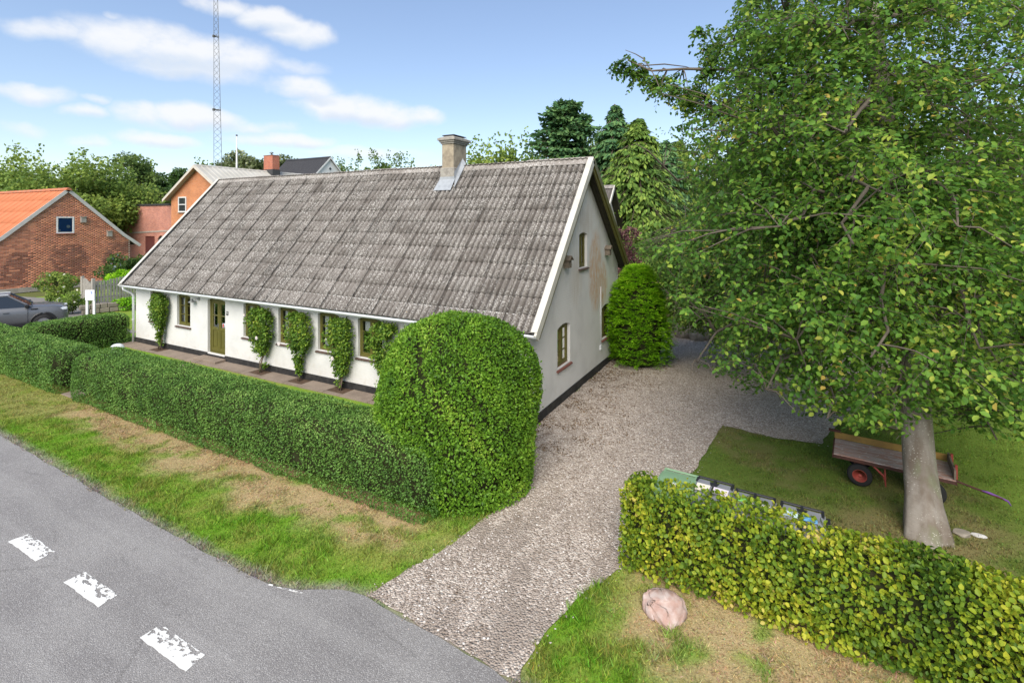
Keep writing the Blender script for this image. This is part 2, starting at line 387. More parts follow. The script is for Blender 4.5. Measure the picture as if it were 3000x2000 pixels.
def link(name, data, parent=None):
    o = bpy.data.objects.new(name, data); COL.objects.link(o)
    if parent is not None: o.parent = parent
    return o
def thing(name, label, cat, loc=(0, 0, 0), rz=0, group=None, parent=None):
    o = link(name, None, parent); o.location = loc; o.rotation_euler = (0, 0, rz); o.empty_display_size = .2
    return tag(o, label, cat, group)
def tag(o, label=None, cat=None, group=None, kind=None):
    if label: o['label'] = label
    if cat: o['category'] = cat
    if group: o['group'] = group
    if kind: o['kind'] = kind
    return o
def empty(name, parent, loc=(0, 0, 0), rz=0):
    o = link(name, None, parent); o.location = loc; o.rotation_euler = (0, 0, rz); o.empty_display_size = .1; return o
def np_mesh(name, V, F, m, attr=None, attr_name='rnd', smooth_=False):
    """V (n,3); F (k,4) or (k,3); attr one value per face"""
    me = bpy.data.meshes.new(name); n, (k, c) = len(V), F.shape
    me.vertices.add(n); me.vertices.foreach_set('co', np.ascontiguousarray(V, np.float32).ravel())
    me.loops.add(k*c); me.loops.foreach_set('vertex_index', np.ascontiguousarray(F, np.int32).ravel())
    me.polygons.add(k); me.polygons.foreach_set('loop_start', np.arange(0, k*c, c, dtype=np.int32)); me.polygons.foreach_set('loop_total', np.full(k, c, np.int32))
    if smooth_: me.polygons.foreach_set('use_smooth', np.ones(k, bool))
    me.update(calc_edges=True)
    if attr is not None:
        a = me.attributes.new(attr_name, 'FLOAT', 'FACE'); a.data.foreach_set('value', np.ascontiguousarray(attr, np.float32))
    me.materials.append(m); return me
def unit(A): return A/np.maximum(np.linalg.norm(A, axis=-1, keepdims=True), 1e-9)

# value noise for layouts
_G = np.random.default_rng(5).random((256, 256))
def vnoise(x, y, s=1.0, oct_=4):
    x = np.asarray(x, float)*s; y = np.asarray(y, float)*s; out = 0; amp = .5; tot = 0
    for o in range(oct_):
        xi = np.floor(x).astype(int); yi = np.floor(y).astype(int); fx = x-xi; fy = y-yi
        fx = fx*fx*(3-2*fx); fy = fy*fy*(3-2*fy)
        g = lambda i, j: _G[(xi+i) % 256, (yi+j) % 256]
        out = out+amp*((g(0, 0)*(1-fx)+g(1, 0)*fx)*(1-fy)+(g(0, 1)*(1-fx)+g(1, 1)*fx)*fy); tot += amp
        amp *= .5; x = x*2.03+17.3; y = y*2.03+9.1
    return out/tot
def sstep(x, a, b):
    t = np.clip((x-a)/(b-a), 0, 1); return t*t*(3-2*t)
def inpoly(x, y, poly):
    x = np.asarray(x); y = np.asarray(y); c = np.zeros(x.shape, bool); n = len(poly)
    for i in range(n):
        x0, y0 = poly[i]; x1, y1 = poly[(i+1) % n]
        if y0 == y1: continue
        k = ((y0 > y) != (y1 > y)) & (x < (x1-x0)*(y-y0)/(y1-y0)+x0); c ^= k
    return c

# leaves ----------------------------------------------------------
def leaf_mesh(name, P, D, N, L, Wd, rnd, m, fold=.25, shape='leaf'):
    """leaves from base point P along D (unit), face normal N, length L, half width Wd"""
    n = len(P); S = unit(np.cross(D, N)); N2 = np.cross(S, D)
    L = np.broadcast_to(np.asarray(L, float), (n,))[:, None]; Wd = np.broadcast_to(np.asarray(Wd, float), (n,))[:, None]
    if shape == 'quad':
        V = np.stack([P, P+D*L*.5+S*Wd, P+D*L, P+D*L*.5-S*Wd], 1).reshape(-1, 3)
        F = np.arange(n*4).reshape(n, 4); A = rnd
    else:
        up = N2*Wd*fold
        V = np.stack([P, P+D*L*.30+S*Wd*.92+up, P+D*L*.68+S*Wd*.84+up, P+D*L-N2*L*.10, P+D*L*.68-S*Wd*.84+up, P+D*L*.30-S*Wd*.92+up], 1).reshape(-1, 3)
        o = np.arange(n)[:, None]*6
        F = np.concatenate([o+np.array([[0, 1, 2, 3]]), o+np.array([[0, 3, 4, 5]])], 1).reshape(-1, 4)
        A = np.repeat(rnd, 2)
    return np_mesh(name, V, F, m, A)
def rand_dirs(n, r=RNG): return unit(r.normal(size=(n, 3)))

def sdf_rbox(p, b, r):
    q = np.abs(p)-b+r
    return np.linalg.norm(np.maximum(q, 0), axis=-1)+np.minimum(q.max(-1), 0)-r
def sdf_grad(fn, p, e=.01):
    g = np.stack([fn(p+np.eye(3)[i]*e)-fn(p-np.eye(3)[i]*e) for i in range(3)], -1); return unit(g)
def shell_points(fn, lo, hi, dens, depth=.05):
    """random points in a thin shell just inside the surface fn = 0"""
    lo = np.array(lo); hi = np.array(hi); out = []
    vol = np.prod(hi-lo); n = int(vol*dens/depth); n = min(n, 9_000_000)
    for i in range(0, n, 400_000):
        m = min(400_000, n-i); p = lo+RNG.random((m, 3))*(hi-lo); d = fn(p)
        out.append(p[(d < 0) & (d > -depth)])
    return np.concatenate(out)
def core_mesh(name, fn, lo, hi, inset, m, parent, res=.12):
    """solid twiggy core: a sphere-like grid cast onto the surface from the centre line"""
    lo = np.array(lo, float); hi = np.array(hi, float); c = (lo+hi)/2
    mb = MB(); h = (hi-lo)/2-inset; r = min(h)*.6
    bm = bmesh.new(); bmesh.ops.create_cube(bm, size=2.0)
    bmesh.ops.subdivide_edges(bm, edges=bm.edges, cuts=5, use_grid_fill=True)
    for v in bm.verts:
        p = np.array(v.co)*h
        d = float(fn((p+c)[None])[0])
        for _ in range(6):
            if d > -inset:
                g = sdf_grad(fn, (p+c)[None])[0]; p = p-g*(d+inset); d = float(fn((p+c)[None])[0])
        v.co = p+c
    me = bpy.data.meshes.new(name); bm.to_mesh(me); bm.free(); me.materials.append(m)
    return link(name, me, parent)
def hedge_leaves(name, fn, lo, hi, dens, L, Wd, m, parent, depth=.06, zmin=.0, droop=.15, patch=None, shape='quad', out=.75, keep=None):
    P = shell_points(fn, lo, hi, dens, depth); P = P[P[:, 2] > zmin]
    if keep is not None: P = P[keep(P)]
    thin = vnoise(P[:, 0]*1.3+P[:, 2], P[:, 1]*1.3-P[:, 2], 4.5, 2); P = P[RNG.random(len(P)) > sstep(thin, .70, .82)*.9]
    G = sdf_grad(fn, P); n = len(P); stray = (RNG.random(n) < .035)*RNG.random(n)*1.4
    P = P+G*(stray*L)[:, None]
    D = unit(G*out+RNG.normal(size=(n, 3))*.75+np.array([0, 0, .25])); N = unit(G*.9+RNG.normal(size=(n, 3))*.55+np.array([0, 0, .3]))
    ln = L*(0.65+.7*RNG.random(n))
    lump = vnoise(P[:, 0]+P[:, 2]*.7, P[:, 1]+P[:, 2]*.5, 3.0, 3)
    rnd = np.clip(RNG.random(n)*.62+(lump-.5)*.9+.2, 0, 1)
    if patch is not None: rnd = patch(P, rnd)
    return link(name, leaf_mesh(name, P-D*ln[:, None]*.5, D, N, ln, ln*Wd, rnd, m, shape=shape), parent)

# ================================================================== THE SETTING
ROAD_TOP = [(-70, -6.0), (-20, -6.0), (-10.58, -6.05), (-8.07, -6.11), (-4.54, -6.21), (-2.26, -6.24), (-.81, -6.19), (-.49, -6.08), (-.25, -5.93), (.08, -5.80), (.37, -5.76),
            (1.29, -5.83), (1.93, -5.86), (2.32, -5.90), (2.64, -5.95), (3.2, -6.05), (5, -6.15), (60, -6.4)]
GRAVEL = [(.37, -5.70), (.59, -4.94), (.81, -4.03), (1.0, -2.41), (.7, -1.26), (.02, -.7), (.02, 7.2), (-3.5, 9.0), (-3, 12.4), (3, 12.2), (9, 12), (7.4, 6), (6.25, 3.2), (6.0, 2.26), (5.11, 2.16),
          (3.99, 2.37), (3.69, -.36), (3.42, -2.0), (3.21, -3.6), (2.88, -4.34), (2.70, -5.08), (2.70, -5.90), (1.93, -5.82), (1.2, -5.79)]
def densify(poly, step=.12, jit=.05, s=2.2, seed=0):
    out = []
    for i in range(len(poly)):
        a = np.array(poly[i], float); b = np.array(poly[(i+1) % len(poly)], float); n = max(1, int(np.linalg.norm(b-a)/step))
        for k in range(n):
            p = a+(b-a)*k/n
            p = p+jit*2*np.array([float(vnoise(p[0]+seed, p[1], s, 3))-.5, float(vnoise(p[0]+40+seed, p[1], s, 3))-.5])
            out.append((p[0], p[1]))
    return out
def sheet(name, poly, z, m, parent=None):
    bm = bmesh.new(); vs = [bm.verts.new((x, y, z)) for x, y in poly]
    es = [bm.edges.new((vs[i], vs[(i+1) % len(vs)])) for i in range(len(vs))]
    bmesh.ops.triangle_fill(bm, edges=es, use_beauty=True, use_dissolve=False)
    for f in bm.faces:
        if f.normal.z < 0: f.normal_flip()
    me = bpy.data.meshes.new(name); bm.to_mesh(me); bm.free(); me.materials.append(m)
    return link(name, me, parent)
def road_edge_y(x):
    xs = [p[0] for p in ROAD_TOP]; ys = [p[1] for p in ROAD_TOP]; return np.interp(x, xs, ys)

GREEN = np.array([.155, .30, .022]); YGREEN = np.array([.25, .30, .055]); STRAW = np.array([.47, .34, .19]); DUST = np.array([.34, .30, .255]); SOIL = np.array([.13, .092, .058])
LAWN = np.array([.125, .185, .032]); LAWNB = np.array([.23, .195, .085]); LAWN_SUNLIT = np.array([.19, .28, .045])
def lerp(a, b, t): return a*(1-t[:, None])+b*t[:, None]
def dryness(x, y):
    """0 lush grass .. 1 straw, on the verges"""
    n = vnoise(x, y, .9, 4)-.5; n2 = vnoise(x+31, y+7, 4.0, 3)-.5
    left = sstep(y+n*1.0+n2*.55, -5.30, -4.70)*sstep(x, -12.2, -10.4)+.30*sstep(y+n, -5.6, -5.1)*(1-sstep(x, -12.2, -10.4))
    left = left*(1-.75*sstep(x+n*.6, -.3, .35))*(y < -3.4)
    right = sstep(y+n*.9+n2*.5+(x-3.4)*.30, -5.35, -4.5)*sstep(x+n*.8, 2.85, 3.7)*.95
    tuft = sstep(vnoise(x+5, y+77, 3.2, 3), .60, .70)
    return np.where(x < 1.5, left, right)*(1-.75*tuft)
def grass_colour(x, y):
    n = vnoise(x, y, 1.4, 4); n2 = vnoise(x+11, y+5, 6.0, 3); d = dryness(x, y)
    c = lerp(np.repeat(GREEN[None], len(x), 0), YGREEN, sstep(n*.6+n2*.5, .42, .75))
    c = lerp(c, YGREEN, .8*sstep(-x, 10.0, 11.5)*(y < -2.5)*sstep(y, -5.9, -5.2))
    c = lerp(c, STRAW*1.0, np.clip(d*1.05, 0, 1)*(.78+.22*n2))
    edge = sstep(y-road_edge_y(x), .24, .02)*(.4+.9*n2)
    c = lerp(c, DUST, np.clip(edge, 0, 1)*(y < -5))
    # mown lawn behind the beech hedge
    onl = sstep(y+.18*x, -3.0+.62, -2.7+.62)*(x > 2.8)
    lw = lerp(np.repeat(LAWN[None], len(x), 0), LAWNB, sstep(vnoise(x+3, y, .75, 4)+.35*n2, .60, .85)*.8)
    lw = lerp(lw, LAWNB, .75*sstep(np.hypot(x-7.4, (y+1.3)*1.1), 1.9, .5)*sstep(n2, .3, .6))
    lw = lerp(lw, LAWN_SUNLIT, sstep(x+.35*y+n*1.2, 8.9, 10.2))  # sunlit far right of the lawn painted in as lighter green
    c = c*(1-onl[:, None])+lw*onl[:, None]
    return c
def build_ground():
    m_far = worn('field', (.10, .13, .035), (.16, .15, .06), .95, .08, .8, .1, 0)
    g = MB().add([(-1500, -1500, -.09), (1500, -1500, -.09), (1500, 1500, -.09), (-1500, 1500, -.09)], [(0, 1, 2, 3)]).build('ground', m_far); tag(g, kind='structure')
    xs = np.arange(-36, 20.01, .2); ys = np.arange(-16, 16.01, .2); X, Y = np.meshgrid(xs, ys); x = X.ravel(); y = Y.ravel()
    z = -.030+.022*vnoise(x, y, 2.5, 3)
    nx = len(xs); ny = len(ys); i = np.arange(nx*ny).reshape(ny, nx)
    F = np.stack([i[:-1, :-1], i[:-1, 1:], i[1:, 1:], i[1:, :-1]], -1).reshape(-1, 4)
    me = np_mesh('lawn', np.stack([x, y, z], 1), F, m_attr('grass_soil', .95, 45, .6, .03))
    c = np.concatenate([grass_colour(x, y), np.ones((len(x), 1))], 1)
    a = me.attributes.new('Col', 'FLOAT_COLOR', 'POINT'); a.data.foreach_set('color', c.astype(np.float32).ravel())
    tag(link('lawn', me), kind='structure')
    rp = densify(ROAD_TOP[::-1], .14, .035, 3.0)[:-1] if False else None
    top = []
    for x0 in np.concatenate([np.linspace(-70, -16, 20), np.arange(-15.9, 6, .1), np.linspace(6.1, 60, 20)]):
        top.append((float(x0), float(road_edge_y(x0))+.07*(float(vnoise(x0, 3.3, 3.0, 3))-.5)))
    road = sheet('road', top+[(60, -13), (-70, -13)], .006, m_asphalt()); tag(road, kind='structure')
    gv = sheet('driveway', densify(GRAVEL, .1, .07, 3.0), .000, m_gravel()); tag(gv, kind='structure')
    # worn white centre dashes, each its own piece
    def fm(nt, b):
        p = gpos(nt); setb(b, (.74, .73, .69), .7, .3); L = nt.links
        n = noise(nt, mapping(nt, p, (1.2, 2.6, 1), (0, 0, .5)), 7.5, 5, .62); s = nn(nt, 'ShaderNodeSeparateXYZ'); L.new(p, s.inputs[0])
        far = smooth(nt, s.outputs[1], -7.51, -7.36)
        k = smooth(nt, math_n(nt, 'SUBTRACT', n, math_n(nt, 'MULTIPLY', math_n(nt, 'SUBTRACT', 1.0, far), .20)), .505, .53)
        tr = nn(nt, 'ShaderNodeBsdfTransparent'); mx = nn(nt, 'ShaderNodeMixShader'); L.new(k, mx.inputs[0]); L.new(b.outputs[0], mx.inputs[1]); L.new(tr.outputs[0], mx.inputs[2])
        L.new(mx.outputs[0], nt.nodes['Material Output'].inputs['Surface'])
    mk = mat('road_paint', fm)
    for x0 in (-9.3, -7.3, -5.3, -3.47, -1.53, .42, 2.4):
        q = densify([(x0, -7.51), (x0+.95, -7.51), (x0+.93, -7.28), (x0+.02, -7.28)], .03, .012, 9.0, x0)
        sheet('road_marking', q, .011, mk, road)
    ln = densify([(-1.5, -6.12), (-.62, -6.02), (-.60, -5.98), (-1.5, -6.16)][::-1], .05, .02, 8)
    sheet('road_marking', [(-.95, -6.235), (-.42, -6.13), (-.41, -6.105), (-.95, -6.205)], .0105, mk, road)
    # paved yard of the neighbouring barn
    yard = sheet('yard', densify([(-60, -3.0), (-19.6, -3.0), (-19.6, 1.0), (-26.2, 1.5), (-26.8, 5), (-39.4, 2.2), (-60, 2.2)], .3, .1), .000, worn('yard_asphalt', (.24, .225, .21), (.17, .16, .15), .9, 2, .7, .2, .3)); tag(yard, kind='structure')
build_ground()

def blades(name, P, C, h, w, m, lean=.5):
    n = len(P); a = RNG.random(n)*2*PI; ax = np.stack([np.cos(a), np.sin(a), np.zeros(n)], 1)
    b = RNG.random(n)*2*PI; lean = np.broadcast_to(lean, (n,)); ld = np.stack([np.cos(b), np.sin(b), np.zeros(n)], 1)*(lean*RNG.random(n))[:, None]
    h = h[:, None]; V = np.stack([P-ax*w[:, None], P+ax*w[:, None], P+(np.array([0, 0, 1.0])+ld*1.6)*h*(1/np.sqrt(1+(lean*.8)**2))[:, None]], 1).reshape(-1, 3)
    me = np_mesh(name, V, np.arange(n*3).reshape(n, 3), m)
    at_ = me.attributes.new('Col', 'FLOAT_COLOR', 'FACE'); at_.data.foreach_set('color', np.concatenate([C, np.ones((n, 1))], 1).astype(np.float32).ravel())
    return link(name, me)
def m_blade():
    def f(nt, b):
        L = nt.links; a = nn(nt, 'ShaderNodeAttribute', attribute_name='Col'); L.new(a.outputs['Color'], b.inputs['Base Color']); setb(b, None, .6, .2)
        tr = nn(nt, 'ShaderNodeBsdfTranslucent'); L.new(a.outputs['Color'], tr.inputs[0]); mx = nn(nt, 'ShaderNodeMixShader'); mx.inputs[0].default_value = .35
        L.new(b.outputs[0], mx.inputs[1]); L.new(tr.outputs[0], mx.inputs[2]); L.new(mx.outputs[0], nt.nodes['Material Output'].inputs['Surface'])
    return mat('grass_blade', f)
def scatter(poly, dens):
    xs = [p[0] for p in poly]; ys = [p[1] for p in poly]; n = int((max(xs)-min(xs))*(max(ys)-min(ys))*dens)
    x = min(xs)+RNG.random(n)*(max(xs)-min(xs)); y = min(ys)+RNG.random(n)*(max(ys)-min(ys)); k = inpoly(x, y, poly); return x[k], y[k]
def build_grass():
    gp = densify(GRAVEL, .2, 0)
    def field(name, poly, dens, hmin, hmax, label, lawn=False):
        x, y = scatter(poly, dens); d = dryness(x, y)
        edge = np.minimum(np.abs(y-road_edge_y(x)), 9)
        ok = ~inpoly(x, y, gp) & (y > road_edge_y(x)-.03+.10*(vnoise(x, y, 5, 2)-.5))
        x, y, d = x[ok], y[ok], d[ok]; n = len(x)
        C = grass_colour(x, y)*(0.6+1.1*RNG.random((n, 1))**1.3)*(1.0+.12*RNG.normal(size=(n, 3)))
        tuft = sstep(vnoise(x, y, 3.5, 3), .35, .75)
        h = (hmin+(hmax-hmin)*RNG.random(n))*(.45+1.0*tuft)
        dd = np.clip(d, 0, 1)*(not lawn); h = h*(1-.25*dd)
        o = blades(name, np.stack([x, y, np.full(n, -.015)], 1), np.clip(C, .01, .7), h, .004+.006*RNG.random(n), m_blade(), .9+1.6*dd)
        tag(o, label, 'grass', kind='stuff')
    field('verge_grass', [(-22, -6.3), (.7, -6.3), (1.15, -3.2), (.6, -1.5), (-.6, -1.2), (-1, -3.9), (-12.2, -3.6), (-22, -3.9)], 2600, .03, .085, 'rough green and dry grass on the verge between road and hedge')
    field('verge_grass', [(2.5, -6.4), (9.5, -6.6), (9.5, -3.8), (3.1, -3.1)], 3200, .03, .09, 'green and straw dry grass around the pink boulder')
    field('lawn_grass', [(3.2, -2.9), (9.5, -3.3), (13, 1.5), (13, 5), (6.2, 5), (6.1, 2.2), (4, 2.3)], 1500, .02, .05, 'mown lawn grass under the beech tree and wagon', True)
    # gravel stones lying loose on the drive
    x, y = scatter(gp, 620); k = RNG.random(len(x)) < np.where(y < 4, 1, .35); k &= ~((x < .05) & (y > -.3)); x, y = x[k], y[k]; n = len(x)
    sp = (RNG.random(n) < .3); x = x+sp*RNG.normal(size=n)*.10; y = y+sp*RNG.normal(size=n)*.08; k = y > -5.95; x, y = x[k], y[k]; n = len(x)
    bare = sstep(vnoise(x*1.0, y*1.0, .9, 3), .5, .62)*sstep(-y, 2.5, 4.0); k = RNG.random(n) > bare*.8; x, y = x[k], y[k]; n = len(x)
    s = (.007+.011*RNG.random(n)**2)[:, None]; base = np.array([[1, 0, 0], [0, 1, 0], [-1, 0, 0], [0, -1, 0], [0, 0, .75], [0, 0, -.4]], float)
    a = RNG.random(n)*2*PI; ca, sa = np.cos(a), np.sin(a); bx = base[None]*(.7+.6*RNG.random((n, 6, 1)))
    V = np.stack([bx[..., 0]*ca[:, None]*1.25-bx[..., 1]*sa[:, None], bx[..., 0]*sa[:, None]*1.25+bx[..., 1]*ca[:, None], bx[..., 2]], -1)*s[:, None]+np.stack([x, y, np.full(n, .004)], 1)[:, None]
    F = np.array([[0, 1, 4], [1, 2, 4], [2, 3, 4], [3, 0, 4]])[None]+np.arange(n)[:, None, None]*6
    st = foliage('pebble', [(0, (.20, .165, .14)), (.4, (.38, .325, .28)), (.75, (.53, .465, .41)), (1, (.74, .70, .65))], 0, .85, .25, None, 1.0)
    me = np_mesh('gravel_stones', V.reshape(-1, 3), F.reshape(-1, 3), st, np.repeat(RNG.random(n), 4))
    tag(link('gravel_stones', me), 'loose pale gravel stones covering the driveway', 'gravel', kind='stuff')
    # fallen leaves along the gable
    n = 5200; y = -.9+RNG.random(n)*8.5; x = .04+np.abs(RNG.normal(size=n))*1.0
    k = (vnoise(x, y, 2.2, 3) > .45) & (x < 3.3); x, y = x[k], y[k]; n = len(x)
    P = np.stack([x, y, np.full(n, .012)], 1); D = unit(RNG.normal(size=(n, 3))*np.array([1, 1, .25])); N = unit(np.array([0, 0, 1.0])+.5*RNG.normal(size=(n, 3)))
    lm = foliage('leaf_litter', [(0, (.07, .045, .025)), (.5, (.15, .095, .05)), (1, (.26, .17, .09))], .1, .8, .1, (.15, .1, .05), 1.0)
    tag(link('fallen_leaves', leaf_mesh('fallen_leaves', P, D, N, .03+.03*RNG.random(n), .013, RNG.random(n), lm, shape='quad')), 'dry brown leaves scattered on the gravel beside the gable', 'leaves', kind='stuff')
build_grass()

# ================================================================== THE FARMHOUSE
L_, W_ = 17.61, 7.285; OX, OY = .33, .336; HE, YR, HR = 2.342, 3.571, 6.70; HEB, OYB = 3.20, .27
M_WHITE = m_render(); M_GLASS = m_glass()
M_OLIVE = worn('olive_paint', (.115, .105, .022), (.085, .078, .02), .5, 3, .6, .4, .08)
M_BLACK = worn('plinth_tar', (.022, .022, .023), (.055, .052, .05), .7, 5, .7, .3, .3)
M_CREAM = worn('cream_board', (.60, .58, .51), (.44, .42, .36), .7, 2.5, .6, .3, .1)
M_GUT = worn('white_gutter', (.66, .68, .69), (.50, .52, .53), .4, 4, .5, .45, 0)
M_SILL = worn('sill_tile', (.105, .068, .055), (.075, .05, .042), .6, 8, .6, .35, .2)
M_REDSILL = worn('red_sill', (.20, .075, .058), (.13, .055, .045), .6, 8, .6, .35, .2)
M_SOFFIT = worn('soffit_wood', (.050, .046, .030), (.030, .028, .020), .8, 6, .7, .2, .2)
M_CURT = worn('white_curtain', (.70, .69, .66), (.60, .59, .57), .9, 8, .4, .1, 0)
M_CURTB = worn('beige_curtain', (.40, .31, .25), (.28, .20, .16), .9, 8, .6, .1, 0)
M_CURTR = worn('brown_curtain', (.16, .075, .05), (.10, .05, .035), .9, 8, .6, .1, 0)
M_CONC = worn('concrete_slab', (.27, .215, .17), (.19, .15, .12), .9, 2.2, .8, .2, .35)
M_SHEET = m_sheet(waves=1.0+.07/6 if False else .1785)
M_DARKIN = worn('dark_interior', (.10, .09, .08), None, .9, 1, .3, .1, 0)

house = thing('farmhouse', 'long white rendered farmhouse with grey corrugated roof and olive windows', 'house')

def arch_poly(u0, u1, v0, v1, rise, n=8):
    """opening outline: rectangle whose head is a shallow arch, v1 at the crown"""
    pts = [(u0, v0), (u1, v0)]
    for k in range(n+1):
        t = 1-2*k/n; pts.append(((u0+u1)/2+(u1-u0)/2*t, v1-rise*t*t))
    return pts
def wall_panel(name, outline, holes, fn, thick, m, parent):
    bm = bmesh.new(); allE = []; loops = []
    for poly in [outline]+holes:
        vs = [bm.verts.new((u, v, 0)) for u, v in poly]; loops.append(vs)
        allE += [bm.edges.new((vs[i], vs[(i+1) % len(vs)])) for i in range(len(vs))]
    bmesh.ops.triangle_fill(bm, edges=allE, use_beauty=True)
    idx = {v: i for i, v in enumerate(bm.verts)}; n = len(idx)
    V = [fn(v.co.x, v.co.y, 0) for v in bm.verts]+[fn(v.co.x, v.co.y, thick) for v in bm.verts]
    F = [[idx[v] for v in f.verts] for f in bm.faces]; F += [[i+n for i in f][::-1] for f in F]
    for vs in loops:
        k = len(vs)
        for i in range(k):
            a, b = idx[vs[i]], idx[vs[(i+1) % k]]; F.append([a, b, b+n, a+n])
    bm.free(); mb = MB(); mb.v = [tuple(v) for v in V]; mb.f = F
    return mb.build(name, m, parent)

def window(parent, loc, rz, w, h, rise, rows=3, cur=None, sill_m=None, frame_m=None, cur_right=None, cur_full=False):
    """two-leaf casement; local x along the wall, y inwards, z up; origin at the middle of the opening's foot"""
    o = empty('window', parent, loc, rz); fm = frame_m or M_OLIVE; y0, y1 = .085, .145; t = .055; hs = h-rise
    mb = MB(); mb.box((-w/2, y0, 0), (-w/2+t, y1, hs)).box((w/2-t, y0, 0), (w/2, y1, hs)).box((-w/2+t, y0, 0), (w/2-t, y1, t+.015))
    head = [(-w/2+t, hs-t*.6), (w/2-t, hs-t*.6)]+[(x, z) for x, z in arch_poly(-w/2, w/2, 0, h, rise)[2:]]
    mb.prism([(-w/2, hs), (-w/2+t, hs-t*.7), (w/2-t, hs-t*.7), (w/2, hs)]+arch_poly(-w/2, w/2, 0, h, rise)[3:-1], y0, y1, 1)
    mb.box((-.04, y0-.012, t+.015), (.04, y1, hs-t*.7))
    lw = w/2-t-.04; top = hs-t*.7; bot = t+.015
    for s in (-1, 1):
        xa = .04 if s > 0 else -.04-lw
        for (a, b) in ((xa, xa+.035), (xa+lw-.035, xa+lw)): mb.box((a, y0+.008, bot), (b, y1-.004, top))
        for (a, b) in ((bot, bot+.045), (top-.035, top)): mb.box((xa+.035, y0+.010, a), (xa+lw-.035, y1-.006, b))
        for r in range(1, rows):
            zz = bot+(top-bot)*r/rows; mb.box((xa+.035, y0+.014, zz-.013), (xa+lw-.035, y1-.01, zz+.013))
    mb.build('frame', fm, o)
    for s in (-1, 1):
        xa = (.04 if s > 0 else -.04-lw)+.03
        for r in range(rows):
            z0 = bot+(top-bot)*r/rows; z1 = bot+(top-bot)*(r+1)/rows
            MB().add([(xa, y0+.03, z0), (xa+lw-.06, y0+.03, z0), (xa+lw-.06, y0+.03, z1), (xa, y0+.03, z1)], [(0, 1, 2, 3)]).build('pane', M_GLASS, o)
    if sill_m:
        sb = MB(); n = max(4, int(w/.11)); ww = (w+.14)/n
        for k in range(n):
            x0 = -w/2-.07+k*ww; sb.add([(x0+.002, -.055, -.045), (x0+ww-.002, -.055, -.045), (x0+ww-.002, .10, .012), (x0+.002, .10, .012), (x0+.002, -.055, -.075), (x0+ww-.002, -.055, -.075), (x0+ww-.002, .10, -.03), (x0+.002, .10, -.03)],
                                       [(0, 1, 2, 3), (4, 5, 6, 7), (0, 1, 5, 4), (1, 2, 6, 5), (2, 3, 7, 6), (3, 0, 4, 7)])
        sb.build('sill', sill_m, o)
    def curtain(xa, xb, m):
        cb = MB(); n = 14; vs = []
        for k in range(n+1):
            x = xa+(xb-xa)*k/n; y = .178+.014*math.sin(k*1.9); vs += [(x, y, .03), (x, y, h-.02)]
        cb.add(vs, [(2*k, 2*k+2, 2*k+3, 2*k+1) for k in range(n)]); cb.build('curtain', m, o, True)
    if cur:
        if cur_full: curtain(-w/2+.03, w/2-.03, cur)
        else: curtain(-w/2+.12, -.07, cur)
    if cur_right: curtain(.06, w/2-.04, cur_right)
    return o

WINX = [(-16.10, .86), (-14.28, .86), (-10.32, .90), (-8.55, .90), (-6.74, .90), (-5.08, .92), (-3.27, .90)]
SILLZ, HEADZ, RISE = .98, 2.15, .07
DX0, DX1, DZ0, DZ1 = -12.79, -11.77, .21, 2.14
def build_walls():
    holes = [arch_poly(x-w/2, x+w/2, SILLZ, HEADZ, RISE) for x, w in WINX]+[arch_poly(DX0, DX1, .20, DZ1, .06)]
    wall_panel('front_wall', [(-L_+.3, 0), (-.3, 0), (-.3, 2.68), (-L_+.3, 2.68)], holes, lambda u, v, w: (u, w, v), .3, M_WHITE, house)
    ofs = .10
    def gz(y): return (HE+(y+OY)*(HR-HE)/(YR+OY) if y < YR else HR-(y-YR)*(HR-HEB)/(W_+OYB-YR))-ofs
    gout = [(0, 0), (W_, 0), (W_, gz(W_)), (YR, gz(YR)), (0, gz(0))]
    gh = [arch_poly(1.62, 2.54, .96, 2.10, .09), arch_poly(5.42, 6.30, .94, 2.06, .09), arch_poly(3.27, 3.97, 3.50, 4.55, .07)]
    wall_panel('gable_wall', gout, gh, lambda u, v, w: (-w, u, v), .3, M_WHITE, house)
    wall_panel('gable_wall', gout, [], lambda u, v, w: (-L_+w, u, v), .3, M_WHITE, house)
    MB().box((-L_+.3, W_-.3, 0), (-.3, W_, gz(W_)-.05)).build('back_wall', M_WHITE, house)
    MB().box((-L_+.3, .3, -.02), (-.3, W_-.3, .12)).build('floor_slab', M_DARKIN, house)
    MB().box((-L_+.3, .3, 2.62), (-.3, W_-.3, 2.74)).build('loft_floor', M_DARKIN, house)
    p = MB(); hp = .20
    def pl(x0, x1): 
        p.box((x0, -.022, -.03), (x1, 0.0, hp))
    pl(-L_-.022, DX0); pl(DX1, .022); p.box((DX0, -.015, -.03), (DX1, 0.0, .155))
    p.box((0, 0, -.03), (.022, W_, hp+.02)); p.box((-L_-.022, 0, -.03), (-L_, W_, hp))
    p.build('plinth', M_BLACK, house)
build_walls()
for i, (x, w) in enumerate(WINX):
    window(house, (x, 0, SILLZ), 0, w, HEADZ-SILLZ, RISE, 3, M_CURT, M_SILL, cur_right=M_CURTR if i == 1 else None)
window(house, (0, 2.08, .96), PI/2, .92, 1.14, .09, 3, M_CURTB, M_REDSILL, cur_full=True)
window(house, (0, 5.86, .94), PI/2, .88, 1.12, .09, 3, None, M_REDSILL)
window(house, (0, 3.62, 3.50), PI/2, .70, 1.05, .07, 3, None, M_SILL)

